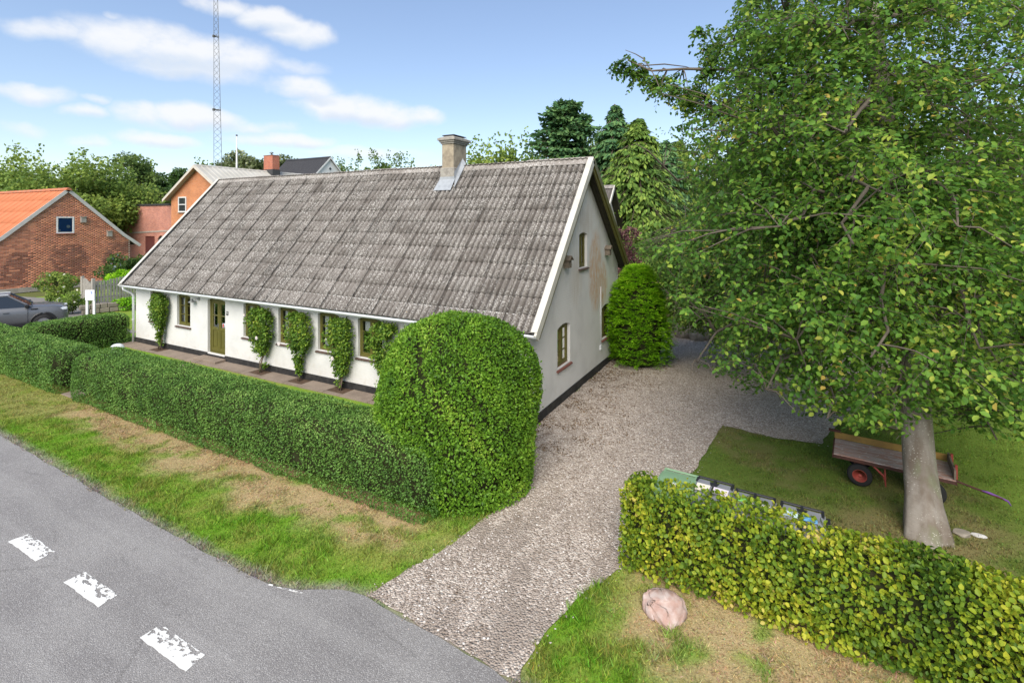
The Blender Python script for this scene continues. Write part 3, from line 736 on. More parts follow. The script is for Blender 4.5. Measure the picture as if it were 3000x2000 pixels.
def build_door():
    d = empty('front_door', house, ((DX0+DX1)/2, 0, .20)); w = DX1-DX0; h = DZ1-.20; y0, y1 = .09, .15; t = .06
    f = MB().box((-w/2, y0, 0), (-w/2+t, y1, h-.06)).box((w/2-t, y0, 0), (w/2, y1, h-.06)).box((-w/2+t, y0-.03, 0), (w/2-t, y1, .035))
    f.prism([(-w/2, h-.06), (-w/2+t, h-.11), (w/2-t, h-.11), (w/2, h-.06)]+arch_poly(-w/2, w/2, 0, h, .06)[3:-1], y0, y1, 1)
    f.build('door_frame', M_OLIVE, d)
    lw = w/2-t; top = h-.11
    for s in (-1, 1):
        lf = MB(); xa = -lw if s < 0 else .004; xb = -.004 if s < 0 else lw; st = .085
        lf.box((xa, y0+.012, .04), (xa+st, y1-.004, top)).box((xb-st, y0+.012, .04), (xb, y1-.004, top))
        for z0, z1 in ((.04, .17), (.80, .90), (top-.10, top)): lf.box((xa+st, y0+.014, z0), (xb-st, y1-.006, z1))
        lf.box((xa+st, y0+.016, 1.30), (xb-st, y1-.008, 1.33))
        lf.box((xa+st, y0+.034, .17), (xb-st, y1-.012, .80)).box((xa+st+.05, y0+.020, .23), (xb-st-.05, y0+.036, .74))
        leaf = lf.build('door_leaf', M_OLIVE, d)
        for z0, z1 in ((.90, 1.30), (1.33, top-.10)):
            MB().add([(xa+st, y0+.04, z0), (xb-st, y0+.04, z0), (xb-st, y0+.04, z1), (xa+st, y0+.04, z1)], [(0, 1, 2, 3)]).build('pane', M_GLASS, d)
            cx0 = xa+st+.02
            MB().add([(cx0, y0+.09, z0), (xb-st, y0+.09, z0), (xb-st, y0+.09, z1), (cx0, y0+.09, z1)], [(0, 1, 2, 3)]).build('curtain', worn('blue_voile', (.22, .29, .32), (.17, .23, .26), .9, 6, .5, .1, 0), d)
    m_st = worn('steel', (.62, .62, .61), None, .3, 5, .3, .5, 0, .9)
    hb = MB().box((-.045, y0-.012, .86), (-.018, y0+.012, 1.06)); hb.tube([(-.032, y0-.012, .98), (-.032, y0-.055, .98), (-.12, y0-.055, .98)], .009, 6); hb.build('handle', m_st, d)
    MB().box((.17, y0+.034, .93), (.23, y0+.038, 1.05)).build('sticker', worn('red_sticker', (.50, .05, .04), (.6, .3, .28), .5, 30, .6, .4, 0), d)
build_door()
def text_mesh(s, size, m, parent, name, depth=.003):
    c = bpy.data.curves.new(name, 'FONT'); c.body = s; c.size = size; c.align_x = 'CENTER'; c.align_y = 'CENTER'; c.extrude = depth; c.offset = size*.018
    t = bpy.data.objects.new(name, c); COL.objects.link(t); dg = bpy.context.evaluated_depsgraph_get(); me = bpy.data.meshes.new_from_object(t.evaluated_get(dg)); bpy.data.objects.remove(t)
    me.materials.clear(); me.materials.append(m); return link(name, me, parent)
hn = empty('house_number', house, (-11.645, 0, 1.685))
MB().box((-.055, -.012, -.065), (.055, 0, .065)).build('plate', worn('black_enamel', (.015, .015, .016), None, .3, 4, .3, .5, 0), hn)
tn = text_mesh('9', .12, worn('white_enamel', (.8, .8, .78), None, .3, 4, .2, .5, 0), hn, 'number'); tn.rotation_euler = (PI/2, 0, 0); tn.location = (0, -.014, 0)

def slope_frame(front=True):
    if front:
        E = Vector((0, -OY, HE)); R = Vector((0, YR, HR))
    else:
        E = Vector((0, W_+OYB, HEB)); R = Vector((0, YR, HR))
    v = (R-E); ln = v.length; v.normalize(); n = Vector((1, 0, 0)).cross(v); n = n if n.z > 0 else -n; return E, v, n, ln
def sheet_mesh(name, w, l, waves, amp, thick, m, seg=5):
    """one corrugated sheet: x across the waves, y up the slope, z out; foot edge and one side have thickness"""
    n = waves*seg; V = []; F = []
    for k in range(n+1):
        x = w*k/n; z = amp*math.cos(2*PI*waves*k/n)
        V += [(x, 0, z-thick), (x, 0, z), (x, l, z)]
    for k in range(n):
        a = 3*k; F += [(a+1, a+4, a+5, a+2), (a, a+3, a+4, a+1)]
    mb = MB(); mb.v = V; mb.f = [list(f) for f in F]; me = bpy.data.meshes.new(name); me.from_pydata(V, [], F); me.materials.append(m)
    sm = [True, False]*n; me.polygons.foreach_set('use_smooth', sm); me.update(); return me
def build_roof():
    E, v, n, ln = slope_frame(True)
    def slab(E, v, n, ln, off, th, x0, x1):
        a = E+n*off; q = [a, a+v*ln, a+v*ln+n*th, a+n*th]
        return [(x0, p.y, p.z) for p in q]+[(x1, p.y, p.z) for p in q]
    FQ = [(0, 1, 2, 3), (4, 5, 6, 7), (0, 1, 5, 4), (1, 2, 6, 5), (2, 3, 7, 6), (3, 0, 4, 7)]
    deck = MB().add(slab(E+v*.04, v, n, ln-.06, -.085, .035, -L_-OX+.02, OX-.04), FQ)
    E2, v2, n2, ln2 = slope_frame(False)
    deck.add(slab(E2+v2*.04, v2, n2, ln2-.06, -.085, .035, -L_-OX+.02, OX-.04), FQ)
    roof = deck.build('roof', M_SOFFIT, house)
    cols, rows = 18, 12; span = L_+2*OX-.08; cw = span/cols; ex = ln/rows
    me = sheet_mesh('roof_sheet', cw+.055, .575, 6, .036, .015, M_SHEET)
    ax = Matrix(((1, 0, 0), (0, v.y, v.z), (0, n.y, n.z))).transposed()      # columns: x, v, n
    for r in range(rows):
        for c in range(cols):
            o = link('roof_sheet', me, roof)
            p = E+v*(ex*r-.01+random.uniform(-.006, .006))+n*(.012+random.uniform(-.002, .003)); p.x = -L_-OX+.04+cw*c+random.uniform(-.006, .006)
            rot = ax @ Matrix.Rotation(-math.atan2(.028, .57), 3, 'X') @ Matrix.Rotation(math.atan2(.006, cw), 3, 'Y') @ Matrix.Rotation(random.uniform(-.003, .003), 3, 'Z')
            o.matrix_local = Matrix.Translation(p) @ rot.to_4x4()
            if r == rows-1: o.scale.y = .88
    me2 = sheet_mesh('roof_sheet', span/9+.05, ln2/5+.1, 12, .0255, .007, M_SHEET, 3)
    for r in range(5):
        for c in range(9):
            o = link('roof_sheet', me2, roof); ax2 = Matrix(((-1, 0, 0), (0, v2.y, v2.z), (0, n2.y, n2.z))).transposed()
            p = E2+v2*(ln2/5*r)+n2*.014; p.x = OX-.04-span/9*c; o.matrix_local = Matrix.Translation(p) @ (ax2 @ Matrix.Rotation(-.014, 3, 'X')).to_4x4()
    # ridge caps
    rm = m_sheet('ridge_lichen', 1.5, 1.25); nr = 17; rw = span/nr
    a1 = math.atan2(v.z, v.y); prof = []
    mb = MB(); th = .012; wl = .20
    f = (-math.cos(a1)*wl, -math.sin(a1)*wl); a2 = math.atan2(v2.z, -v2.y); b = (math.cos(a2)*wl, -math.sin(a2)*wl)
    poly = [(f[0], f[1]-.02), (f[0]*.3, f[1]*.3+.012), (0, .035), (b[0]*.3, b[1]*.3+.012), (b[0], b[1]-.02), (b[0]*.98, b[1]-.045), (b[0]*.3, b[1]*.3-.012), (0, .01), (f[0]*.3, f[1]*.3-.012), (f[0]*.98, f[1]-.045)]
    mb.prism(poly, 0, rw+.03, 0); rme = mb.mesh('ridge_cap', rm)
    for k in range(nr):
        x = -L_-OX+.04+rw*k
        if -5.05 < x+rw/2 < -4.15: pass
        o = link('ridge_cap', rme, roof); o.location = (x, YR, HR+.055+.006*(k % 2)+.012*math.sin(k*.9)); o.rotation_euler = (0, random.uniform(-.006, .006), 0)
    # verge boards on both gables and soffit boards under the overhang
    for gx, s in ((0, 1), (-L_, -1)):
        for (E_, v_, n_, l_, fr) in ((E, v, n, ln, True), (E2, v2, n2, ln2, False)):
            cuts = [-.02, .36, .68, .86, 1.0] if fr else [-.02, .5, 1.0]
            for i in range(len(cuts)-1):
                a = E_+v_*(l_*cuts[i]); bb = E_+v_*(l_*cuts[i+1]-.004); up = .085; dn = -.105
                q = [a+n_*dn, bb+n_*dn, bb+n_*up, a+n_*up]; x0 = gx+s*(OX-.03); x1 = gx+s*(OX+.03)
                MB().add([(x0, p.y, p.z) for p in q]+[(x1, p.y, p.z) for p in q], FQ).build('verge_board', M_CREAM if fr else M_OLIVE, house)
            q = [E_-v_*.02*l_/l_+n_*-.21, E_+v_*(l_-.03)+n_*-.21, E_+v_*(l_-.03)+n_*-.108, E_+n_*-.108]; x0 = gx+s*(OX-.045); x1 = gx+s*(OX-.005)
            MB().add([(x0, p.y, p.z) for p in q]+[(x1, p.y, p.z) for p in q], FQ).build('fascia_board', M_OLIVE, house)
            for k in range(3):
                xa = gx+s*(.006+k*(OX-.05)/3); xb = gx+s*((k+1)*(OX-.05)/3)
                q = [E_+n_*-.11, E_+v_*(l_-.05)+n_*-.11, E_+v_*(l_-.05)+n_*-.088, E_+n_*-.088]
                MB().add([(xa, p.y, p.z) for p in q]+[(xb, p.y, p.z) for p in q], FQ).build('soffit_board', M_SOFFIT, house)
        # cream capping on top of the street-side verge board
        q = [E-v*.02+n*.088, E+v*(ln+.02)+n*.088, E+v*(ln+.02)+n*.10, E-v*.02+n*.10]; x0 = gx+s*(OX-.13); x1 = gx+s*(OX+.034)
        MB().add([(x0, p.y, p.z) for p in q]+[(x1, p.y, p.z) for p in q], FQ).build('verge_capping', M_CREAM, house)
    # chimney
    ch = empty('chimney', house)
    mch = worn('chimney_render', (.40, .34, .25), (.24, .20, .15), .95, 5, .9, .15, .8); mch2 = worn('chimney_stone', (.37, .345, .30), (.22, .20, .175), .95, 9, .8, .15, .8)
    x0, x1, y0, y1 = -4.85, -4.38, 3.14, 3.92
    MB().box((x0, y0, 6.55), (x1, y1, 7.46)).build('stack', mch, ch, bevel=.015)
    MB().box((x0-.04, y0-.05, 6.0), (x1+.06, y1+.05, 6.66)).build('base', mch2, ch, bevel=.02)
    for k, (e, z0, z1) in enumerate(((.035, 7.46, 7.515), (.07, 7.515, 7.575), (.115, 7.575, 7.66))): MB().box((x0-e, y0-e, z0), (x1+e, y1+e, z1)).build('cornice', mch2, ch, bevel=.012)
    MB().add([(x0-.10, y0-.10, 7.66), (x1+.10, y0-.10, 7.66), (x1+.10, y1+.10, 7.66), (x0-.10, y1+.10, 7.66), (x0+.08, y0+.08, 7.74), (x1-.08, y0+.08, 7.74), (x1-.08, y1-.08, 7.74), (x0+.08, y1-.08, 7.74)], FQ[:0]+[(0, 1, 5, 4), (1, 2, 6, 5), (2, 3, 7, 6), (3, 0, 4, 7), (4, 5, 6, 7)]).build('crown', mch2, ch)
    MB().box((x0+.0, y0+.02, 7.745), (x1-.0, y1-.02, 7.77)).build('cap_plate', worn('dark_slate', (.06, .06, .062), None, .7, 6, .4, .3, .1), ch)
    zl = worn('lead_flashing', (.36, .38, .40), (.25, .27, .29), .45, 7, .7, .5, .2)
    fl = MB()
    def onr(y): return HE+(y+OY)*(HR-HE)/(YR+OY)
    ya = y0-.05; fl.add([(x0-.10, ya-.30, onr(ya-.30)+.06), (x1+.12, ya-.30, onr(ya-.30)+.06), (x1+.09, ya-.006, onr(ya)+.10), (x0-.06, ya-.006, onr(ya)+.10), (x1+.07, ya-.006, onr(ya)+.19), (x0-.045, ya-.006, onr(ya)+.19)], [(0, 1, 2, 3), (3, 2, 4, 5)])
    fl.add([(x1+.066, ya, onr(ya)+.03), (x1+.22, ya-.22, onr(ya-.22)+.05), (x1+.20, YR+.02, onr(YR)+.12), (x1+.066, YR+.02, onr(YR)+.30), (x1+.066, ya, onr(ya)+.34)], [(0, 1, 2, 3, 4)])
    fl.build('flashing', zl, ch)
    # gutter, brackets, downpipe
    g = MB(); r = .062; yc, zc = -OY-.055, HE-.045; prof = [(yc+r*math.cos(a), zc+r*math.sin(a)) for a in np.linspace(PI, 2*PI, 9)]; prof2 = [(yc+(r-.006)*math.cos(a), zc+(r-.006)*math.sin(a)) for a in np.linspace(2*PI, PI, 9)]
    g.prism(prof+prof2, -L_-OX-.02, OX+.02, 0); gut = g.build('gutter', M_GUT, house)
    mb = MB().box((0, yc-r-.006, zc-.012), (.03, yc-r+.004, zc+.012)); mb.prism([(yc+(r+.004)*math.cos(a), zc+(r+.004)*math.sin(a)) for a in np.linspace(PI, 2*PI, 9)]+[(yc+(r-.001)*math.cos(a), zc+(r-.001)*math.sin(a)) for a in np.linspace(2*PI, PI, 9)], 0, .03, 0)
    bme = mb.mesh('gutter_bracket', M_GUT)
    for k in range(30):
        o = link('gutter_bracket', bme, gut); o.location = (-L_-.1+k*.605, 0, 0)
    for e in (-L_-OX-.02, OX+.02): MB().prism(prof, e-.004, e+.004, 0).build('gutter_end', M_GUT, gut)
    dp = MB().tube([(-L_-.12, yc, zc-.05), (-L_-.12, yc, zc-.14), (-L_-.06, -.16, zc-.30), (-L_-.03, -.075, zc-.42), (-L_-.03, -.075, .02)], .042, 10).build('downpipe', M_GUT, house, True)
    for z in (1.75, .9): MB().lathe([(.05, z), (.05, z+.035)], 10, (-L_-.03, -.075, 0)).build('pipe_clip', M_GUT, dp)
build_roof()
# conduit on the gable
cd = MB().tube([(.018, 5.25, 2.72), (.018, 5.25, .78)], .012, 6).build('conduit', M_GUT, house, True)
MB().box((0, 5.17, .66), (.05, 5.30, .80)).build('junction_box', M_GUT, cd)

def wall_lamp():
    m = worn('zinc_lamp', (.30, .31, .30), (.20, .21, .20), .45, 8, .5, .5, 0, .5)
    t = thing('wall_lamp', 'grey barn style wall lamp beside the olive front door', 'lamp', (-13.30, 0, 2.06))
    MB().lathe([(.055, 0), (.055, -.03), (.04, -.045)], 12, axis=1).build('wall_plate', m, t)
    MB().tube([(0, -.03, 0), (-.02, -.10, .03), (-.12, -.13, .02), (-.20, -.14, -.01)], .013, 6).build('arm', m, t, True)
    MB().lathe([(.02, .0), (.045, -.03), (.06, -.07), (.12, -.11), (.125, -.12)], 16, (-.21, -.14, 0)).build('lamp_shade', m, t, True)
wall_lamp()
def birdhouse(loc, label):
    m = worn('grey_wood', (.20, .165, .125), (.12, .10, .08), .9, 14, .8, .15, .4)
    t = thing('birdhouse', label, 'birdhouse', loc, 0, 'birdhouses on the white gable')
    MB().prism([(-.10, 0), (.10, 0), (.10, .22), (0, .30), (-.10, .22)], .012, .17, 0).build('box', m, t)
    for s in (-1, 1):
        MB().add([(.0, 0, .335), (.22, 0, .335), (.22, s*.14, .225), (0, s*.14, .225), (.0, 0, .315), (.22, 0, .315), (.22, s*.14, .205), (0, s*.14, .205)], [(0, 1, 2, 3), (4, 5, 6, 7), (0, 1, 5, 4), (1, 2, 6, 5), (2, 3, 7, 6), (3, 0, 4, 7)]).build('roof_board', m, t)
    MB().lathe([(.025, .168), (.025, .173)], 10, (0, 0, .17), 0).build('entrance_hole', worn('hole_black', (.01, .01, .01), None, .9, 5, .1, .1, 0), t)
    MB().tube([(.16, -.05, .10), (.16, .17, .08)], .006, 5).build('perch', m, t)
birdhouse((.0, 5.82, 3.72), 'small grey wooden birdhouse right of the upper gable window')
birdhouse((.0, 2.12, 3.62), 'wooden birdhouse on the gable half hidden behind the verge board')

def build_pavement():
    pv = thing('pavement', None, None); pv['kind'] = 'structure'
    soil = worn('planting_soil', (.085, .055, .038), (.14, .10, .07), .95, 9, .8, .1, .6)
    MB().box((-L_-.2, -.56, -.05), (-.4, -.024, .002)).build('soil_bed', soil, pv)
    pockets = [-15.45, -9.55, -7.70, -6.0, -4.3]; x = -L_-.15; xs = []
    edges = sorted([p-.32 for p in pockets]+[p+.32 for p in pockets]+[-L_-.15, -.5])
    for a, b in zip(edges[::2], edges[1::2]):
        n = max(1, round((b-a)/1.25)); 
        for k in range(n): xs.append((a+(b-a)*k/n, a+(b-a)*(k+1)/n))
    for a, b in xs:
        dz = random.uniform(0, .012)
        MB().box((a+.006, -.58+random.uniform(-.012, .012), -.03), (b-.006, -.026, .02+dz)).build('paving_slab', M_CONC, pv, bevel=.006)
    for p in pockets: MB().box((p-.315, -.58, -.03), (p+.315, -.44, .022)).build('paving_slab', M_CONC, pv, bevel=.006)
    for k in range(6): MB().box((-12.75, -4.15+k*.58, -.03), (-12.05, -3.60+k*.58, .012+.004*(k % 2))).build('paving_slab', M_CONC, pv, bevel=.006)
    st = MB().box((-12.95, -.42, 0.0), (-11.68, -.03, .10)).build('door_step', M_CONC, None, bevel=.015); tag(st, 'worn concrete step below the olive front door', 'step')
build_pavement()

# ================================================================== HEDGES AND PLANTS
F_PRIVET = foliage('privet_leaf', [(0, (.026, .060, .012)), (.35, (.058, .125, .024)), (.7, (.105, .195, .038)), (1, (.20, .29, .075))], .22, .45, .35, gain=1.6)
F_DOME = foliage('dome_leaf', [(0, (.025, .060, .008)), (.35, (.065, .145, .012)), (.7, (.115, .215, .018)), (1, (.21, .28, .04))], .25, .45, .35, gain=1.65)
F_HORN = foliage('hornbeam_leaf', [(0, (.030, .065, .010)), (.3, (.075, .135, .014)), (.6, (.175, .225, .016)), (.86, (.34, .33, .03)), (1, (.38, .26, .12))], .3, .45, .35, gain=1.5)
F_THUJA = foliage('thuja_spray', [(0, (.045, .11, .008)), (.4, (.10, .24, .008)), (.8, (.19, .36, .012)), (1, (.28, .42, .03))], .3, .55, .25, gain=1.9)
F_ROSE = foliage('rose_leaf', [(0, (.020, .045, .008)), (.4, (.06, .12, .014)), (.75, (.14, .20, .025)), (.93, (.26, .27, .04)), (1, (.30, .19, .10))], .3, .45, .35, gain=1.8)
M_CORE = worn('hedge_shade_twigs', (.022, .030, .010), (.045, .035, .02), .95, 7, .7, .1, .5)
M_WOOD = worn('twig_bark', (.16, .125, .09), (.09, .07, .05), .9, 10, .7, .15, .4)

def box_hedge(name, label, c, half, rz, r, leafm, dens, L, Wd, cat='hedge', wob=.035, shape='quad', patch=None, group=None, out=.75, depth=.06, keep=None):
    c = np.array(c, float); half = np.array(half, float); ca, sa = math.cos(rz), math.sin(rz)
    def fn(P):
        q = P-c; x = q[..., 0]*ca+q[..., 1]*sa; y = -q[..., 0]*sa+q[..., 1]*ca; z = q[..., 2]
        # clipped tops lean in a little and undulate
        w = wob*2*(vnoise(P[..., 0]*1.0+P[..., 2]*.4, P[..., 1]+P[..., 2]*.6, 1.1, 2)-.5)
        zz = np.where(z < 0, z*.8, z)
        return sdf_rbox(np.stack([x, y*(1+.06*z), zz], -1), half, r)+w
    R = np.hypot(half[0], half[1])
    ex = abs(half[0]*ca)+abs(half[1]*sa)+.12; ey = abs(half[0]*sa)+abs(half[1]*ca)+.12
    lo = (c[0]-ex, c[1]-ey, 0.0); hi = (c[0]+ex, c[1]+ey, c[2]+half[2]+.12)
    t = thing(name, label, cat, (c[0], c[1], 0), 0, group)
    me = MB()
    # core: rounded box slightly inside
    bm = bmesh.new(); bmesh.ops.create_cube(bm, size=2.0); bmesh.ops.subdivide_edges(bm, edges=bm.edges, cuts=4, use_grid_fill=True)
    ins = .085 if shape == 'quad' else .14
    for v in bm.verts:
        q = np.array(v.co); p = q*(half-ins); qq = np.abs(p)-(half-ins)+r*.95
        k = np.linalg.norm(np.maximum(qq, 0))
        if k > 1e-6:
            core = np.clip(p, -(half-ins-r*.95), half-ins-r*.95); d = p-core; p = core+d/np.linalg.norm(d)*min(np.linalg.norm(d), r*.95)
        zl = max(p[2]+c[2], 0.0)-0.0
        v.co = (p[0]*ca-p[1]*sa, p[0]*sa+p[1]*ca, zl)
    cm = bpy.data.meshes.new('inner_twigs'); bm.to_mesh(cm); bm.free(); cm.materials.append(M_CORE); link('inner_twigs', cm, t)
    lv = hedge_leaves('leaves', fn, lo, hi, dens, L, Wd, leafm, t, depth, .01, patch=patch, shape=shape, out=out, keep=keep); lv.location = (-c[0], -c[1], 0)
    return t
def privet_patch(P, r):
    top = sstep(P[:, 2], .8, 1.15); return np.clip(r*.85+.10*top, 0, 1)  # leaves coloured lighter near the top, painting in the lit hedge top
def build_hedges():
    box_hedge('privet_hedge', 'long clipped green hedge in front of the farmhouse ending at the dome', (-5.95, -3.62, .62), (6.15, .66, .64), 0, .34, F_PRIVET, 2250, .036, .34, patch=privet_patch, wob=.045)
    box_hedge('privet_hedge', 'clipped hedge along the road left of the garden path gap', (-19.2, -3.66, .56), (6.45, .62, .58), 0, .30, F_PRIVET, 1500, .042, .36, patch=privet_patch, keep=lambda P: P[:, 0] > -21.5)
    box_hedge('privet_hedge', 'clipped hedge running back from the road to the house corner', (-18.25, -1.62, .60), (.62, 1.55, .60), .03, .26, F_PRIVET, 1700, .042, .36, patch=privet_patch)
    rz = math.atan2(-.085, 1); cx = 7.6
    def hp(P, r):
        return np.clip(r*.9+.12*(vnoise(P[:, 0]*1.0, P[:, 2]+P[:, 1], 1.6, 2)-.35)*2-.14*sstep(P[:, 0], 5.0, 8.5), 0, 1)
    box_hedge('hornbeam_hedge', 'yellow green leafy hedge behind the pink boulder', (cx, -3.46-.085*(cx-5)+.05, .58), (4.45, .40, .57), rz, .14, F_HORN, 1700, .058, .36, wob=.055, shape='leaf', patch=hp, out=.5, depth=.16, keep=lambda P: P[:, 0] < 9.6)
build_hedges()

def build_dome():
    c = np.array([-.36, -2.56, 0.0])
    def fn(P):
        q = P-c; z = q[..., 2]; r = np.hypot(q[..., 0], q[..., 1]); ang = np.arctan2(q[..., 1], q[..., 0])
        # barrel sides, domed top, slightly drawn in at the foot
        R = 1.57*np.where(z < 1.6, 1-.05*np.clip((1.2-z)/1.2, 0, 1)**1.6, np.sqrt(np.clip(1-((z-1.6)/1.52)**2, 0, 1))*1.0)
        R = R*(1+.025*np.sin(ang*2+.6))
        d = np.where(z > 3.12, z-3.12+.02, r-R)
        # true-ish distance on the dome
        dome = (((r/1.57)**2.35+(np.abs(z-1.6)/1.50)**2.35)**(1/2.35)-1)*1.5
        d = np.where(z > 1.6, dome, r-R)
        return d+.20*(vnoise(q[..., 0]+z*.5, q[..., 1]+z*.8, 1.3, 4)-.5)+.05*np.sin(ang*3+z*1.3)
    t = thing('dome_bush', 'large domed evergreen bush at the corner of the driveway', 'bush', tuple(c))
    prof = [(1.25, 0), (1.36, .4), (1.44, 1.0), (1.45, 1.6)]+[(1.45*math.cos(a), 1.6+1.40*math.sin(a)) for a in np.linspace(.15, 1.5, 8)]
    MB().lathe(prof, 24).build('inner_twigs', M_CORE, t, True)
    def patch(P, r):
        return np.clip(r*.9+.10*(vnoise(P[:, 0]+P[:, 2], P[:, 1]-P[:, 2]*.5, .9, 2)-.5)*2, 0, 1)
    lv = hedge_leaves('leaves', fn, (-2.2, -4.4, 0), (1.5, -.7, 3.3), 2300, .056, .27, F_DOME, t, .10, .01, patch=patch, shape='quad', out=.55); lv.location = tuple(-c)
build_dome()

def build_thuja():
    c = np.array([.92, 6.62, 0.0]); H = 3.30
    t = thing('thuja_bush', 'bright green feathery conifer bush against the far end of the gable', 'bush', tuple(c))
    def R(z): 
        u = np.clip(z/H, 0, 1); return .95*np.where(u < .38, .88+.12*np.sin(u/.38*PI/2), np.cos(np.clip((u-.38)/.62, 0, 1)*PI/2)**.62)
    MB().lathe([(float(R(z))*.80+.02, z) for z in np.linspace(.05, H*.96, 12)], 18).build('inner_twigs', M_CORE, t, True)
    n = 2600; z = .08+RNG.random(n)**.9*(H-.1); a = RNG.random(n)*2*PI; rr = R(z)*(.86+.10*RNG.random(n))*(1+.08*np.sin(a*3+z*2))
    P0 = np.stack([np.cos(a)*rr, np.sin(a)*rr, z], 1); out = np.stack([np.cos(a), np.sin(a), np.zeros(n)], 1)
    # feathery sprays: each a fan of narrow leaflets that arches out and droops at the tip
    k = 13; D0 = unit(out*.8+np.array([0, 0, .55])+RNG.normal(size=(n, 3))*.25); ln = .18+.22*RNG.random(n); rb = np.clip(.5*RNG.random(n)+.45*(z/H)**.6, 0, 1)
    Ps, Ds, Ns, Ls, Rs = [], [], [], [], []
    side = unit(np.cross(D0, np.array([0, 0, 1.0])))
    for j in range(k):
        s = (j//2)/(k//2); sg = 1 if j % 2 else -1
        base = P0+D0*(ln*s*.9)[:, None]-np.array([0, 0, 1.0])*(ln*.35*s*s)[:, None]
        d = unit(D0*.8+side*sg*.75*(1-s*.5)+np.array([0, 0, -.25])*s+RNG.normal(size=(n, 3))*.12)
        Ps.append(base); Ds.append(d); Ns.append(unit(np.cross(d, side*sg)+RNG.normal(size=(n, 3))*.3)); Ls.append(ln*(.62-.3*s)); Rs.append(np.clip(rb*.8+.25*s-.05+.1*RNG.random(n), 0, 1))
    link('sprays', leaf_mesh('sprays', np.concatenate(Ps), np.concatenate(Ds), np.concatenate(Ns), np.concatenate(Ls), .011, np.concatenate(Rs), F_THUJA, shape='quad'), t)
build_thuja()

def climbing_rose(x, top, label, flowers, wmul=1.0, base_y=-.26, seed=0):
    r = np.random.default_rng(100+seed); low = [.9, .55, .8, .35, .75, .6][seed % 6]
    t = thing('climbing_rose', label, 'rose', (x, base_y, 0.0), 0, 'climbing roses on the front wall')
    st = MB()
    for k in range(5):
        pts = []; x0 = r.uniform(-.06, .06)
        for j in range(7):
            u = j/6; pts.append((x0+r.uniform(-.05, .05)+(r.uniform(-.2, .2)*wmul)*u, .02+(.16)*min(1, u*2.2)+r.uniform(-.02, .02), top*.94*u))
        st.tube(pts, [.016-.010*j/6 for j in range(7)], 5)
    st.build('stems', M_WOOD, t, True)
    n = 3600; z = top*(.06+.94*r.random(n)**.66); w = np.interp(z/top, [0, .16, .38, .58, .85, 1.0], [.14*low, .22*low, .30*low, .40, .44, .26])*wmul
    xx = (r.random(n)*2-1)*w*1.05+.05*np.sin(z*4+seed)+.06*(vnoise(z*0+seed, z, 4.0, 2)-.5)*4*w; k = np.abs(xx) < w*1.3
    gap = vnoise(xx*3+seed*7, z*2.2+seed, 1.9, 2); k &= gap > .36+.10*(z < .42*top)
    z, xx, w = z[k], xx[k], w[k]; n = len(z)
    yy = .17-r.random(n)*np.interp(z/top, [0, .4, .8, 1], [.14, .26, .40, .26])
    P = np.stack([xx, yy, z], 1); D = unit(r.normal(size=(n, 3))*.7+np.array([0, -.5, -.25])); N = unit(np.array([0, -.8, .6])+r.normal(size=(n, 3))*.5)
    rnd = np.clip(r.random(n)*.7+.45*(vnoise(xx*2+seed, z, 2.5, 2)-.4), 0, 1)
    link('leaves', leaf_mesh('leaves', P, D, N, .055+.04*r.random(n), .024, rnd, F_ROSE, shape='leaf'), t)
    mf = worn('rose_petal', (.78, .72, .70), (.70, .55, .52), .7, 20, .5, .2, 0)
    for (fx, fz, s) in flowers:
        f = MB()
        for ring, (rad, up, m_) in enumerate(((.9, .15, 7), (.6, .4, 5), (.3, .6, 4))):
            for q in range(m_):
                a = 2*PI*q/m_+ring*.4; ca, sa = math.cos(a), math.sin(a); w2 = .45*rad
                f.add([(0, 0, 0), (ca*rad-sa*w2, -up*.6, sa*rad+ca*w2), (ca*rad*1.2, -up, sa*rad*1.2), (ca*rad+sa*w2, -up*.6, sa*rad-ca*w2)], [(0, 1, 2, 3)])
        o = f.build('flower', mf, t); o.scale = (s, s, s); o.location = (fx, -.20, fz)
climbing_rose(-15.45, 2.12, 'leafy climbing rose between the two leftmost front windows', [(-.35, 1.25, .03)], .85, seed=1)
climbing_rose(-9.55, 2.06, 'climbing rose with white bloom just right of the front door', [(.12, 1.18, .055), (-.5, 1.85, .035)], 1.12, seed=2)
climbing_rose(-7.75, 2.08, 'climbing rose with bare lower stems, third from the left', [(-.62, 1.12, .055)], 1.08, seed=3)
climbing_rose(-6.02, 2.08, 'yellowish climbing rose right of the window with red sticker', [(-.05, .98, .055), (-.3, 1.5, .025)], 1.08, seed=4)
climbing_rose(-4.35, 2.10, 'climbing rose partly hidden by the domed bush', [], 1.05, seed=5)
tr = MB().tube([(-3.95, -.05, 1.35), (-3.93, -.05, 1.95)], .008, 4).tube([(-4.1, -.06, 1.72), (-3.75, -.06, 1.66)], .008, 4).tube([(-3.84, -.05, 1.45), (-3.84, -.05, 1.9)], .008, 4)
tag(tr.build('trellis', M_WOOD), 'thin wooden trellis sticks on the wall beside the domed bush', 'trellis')

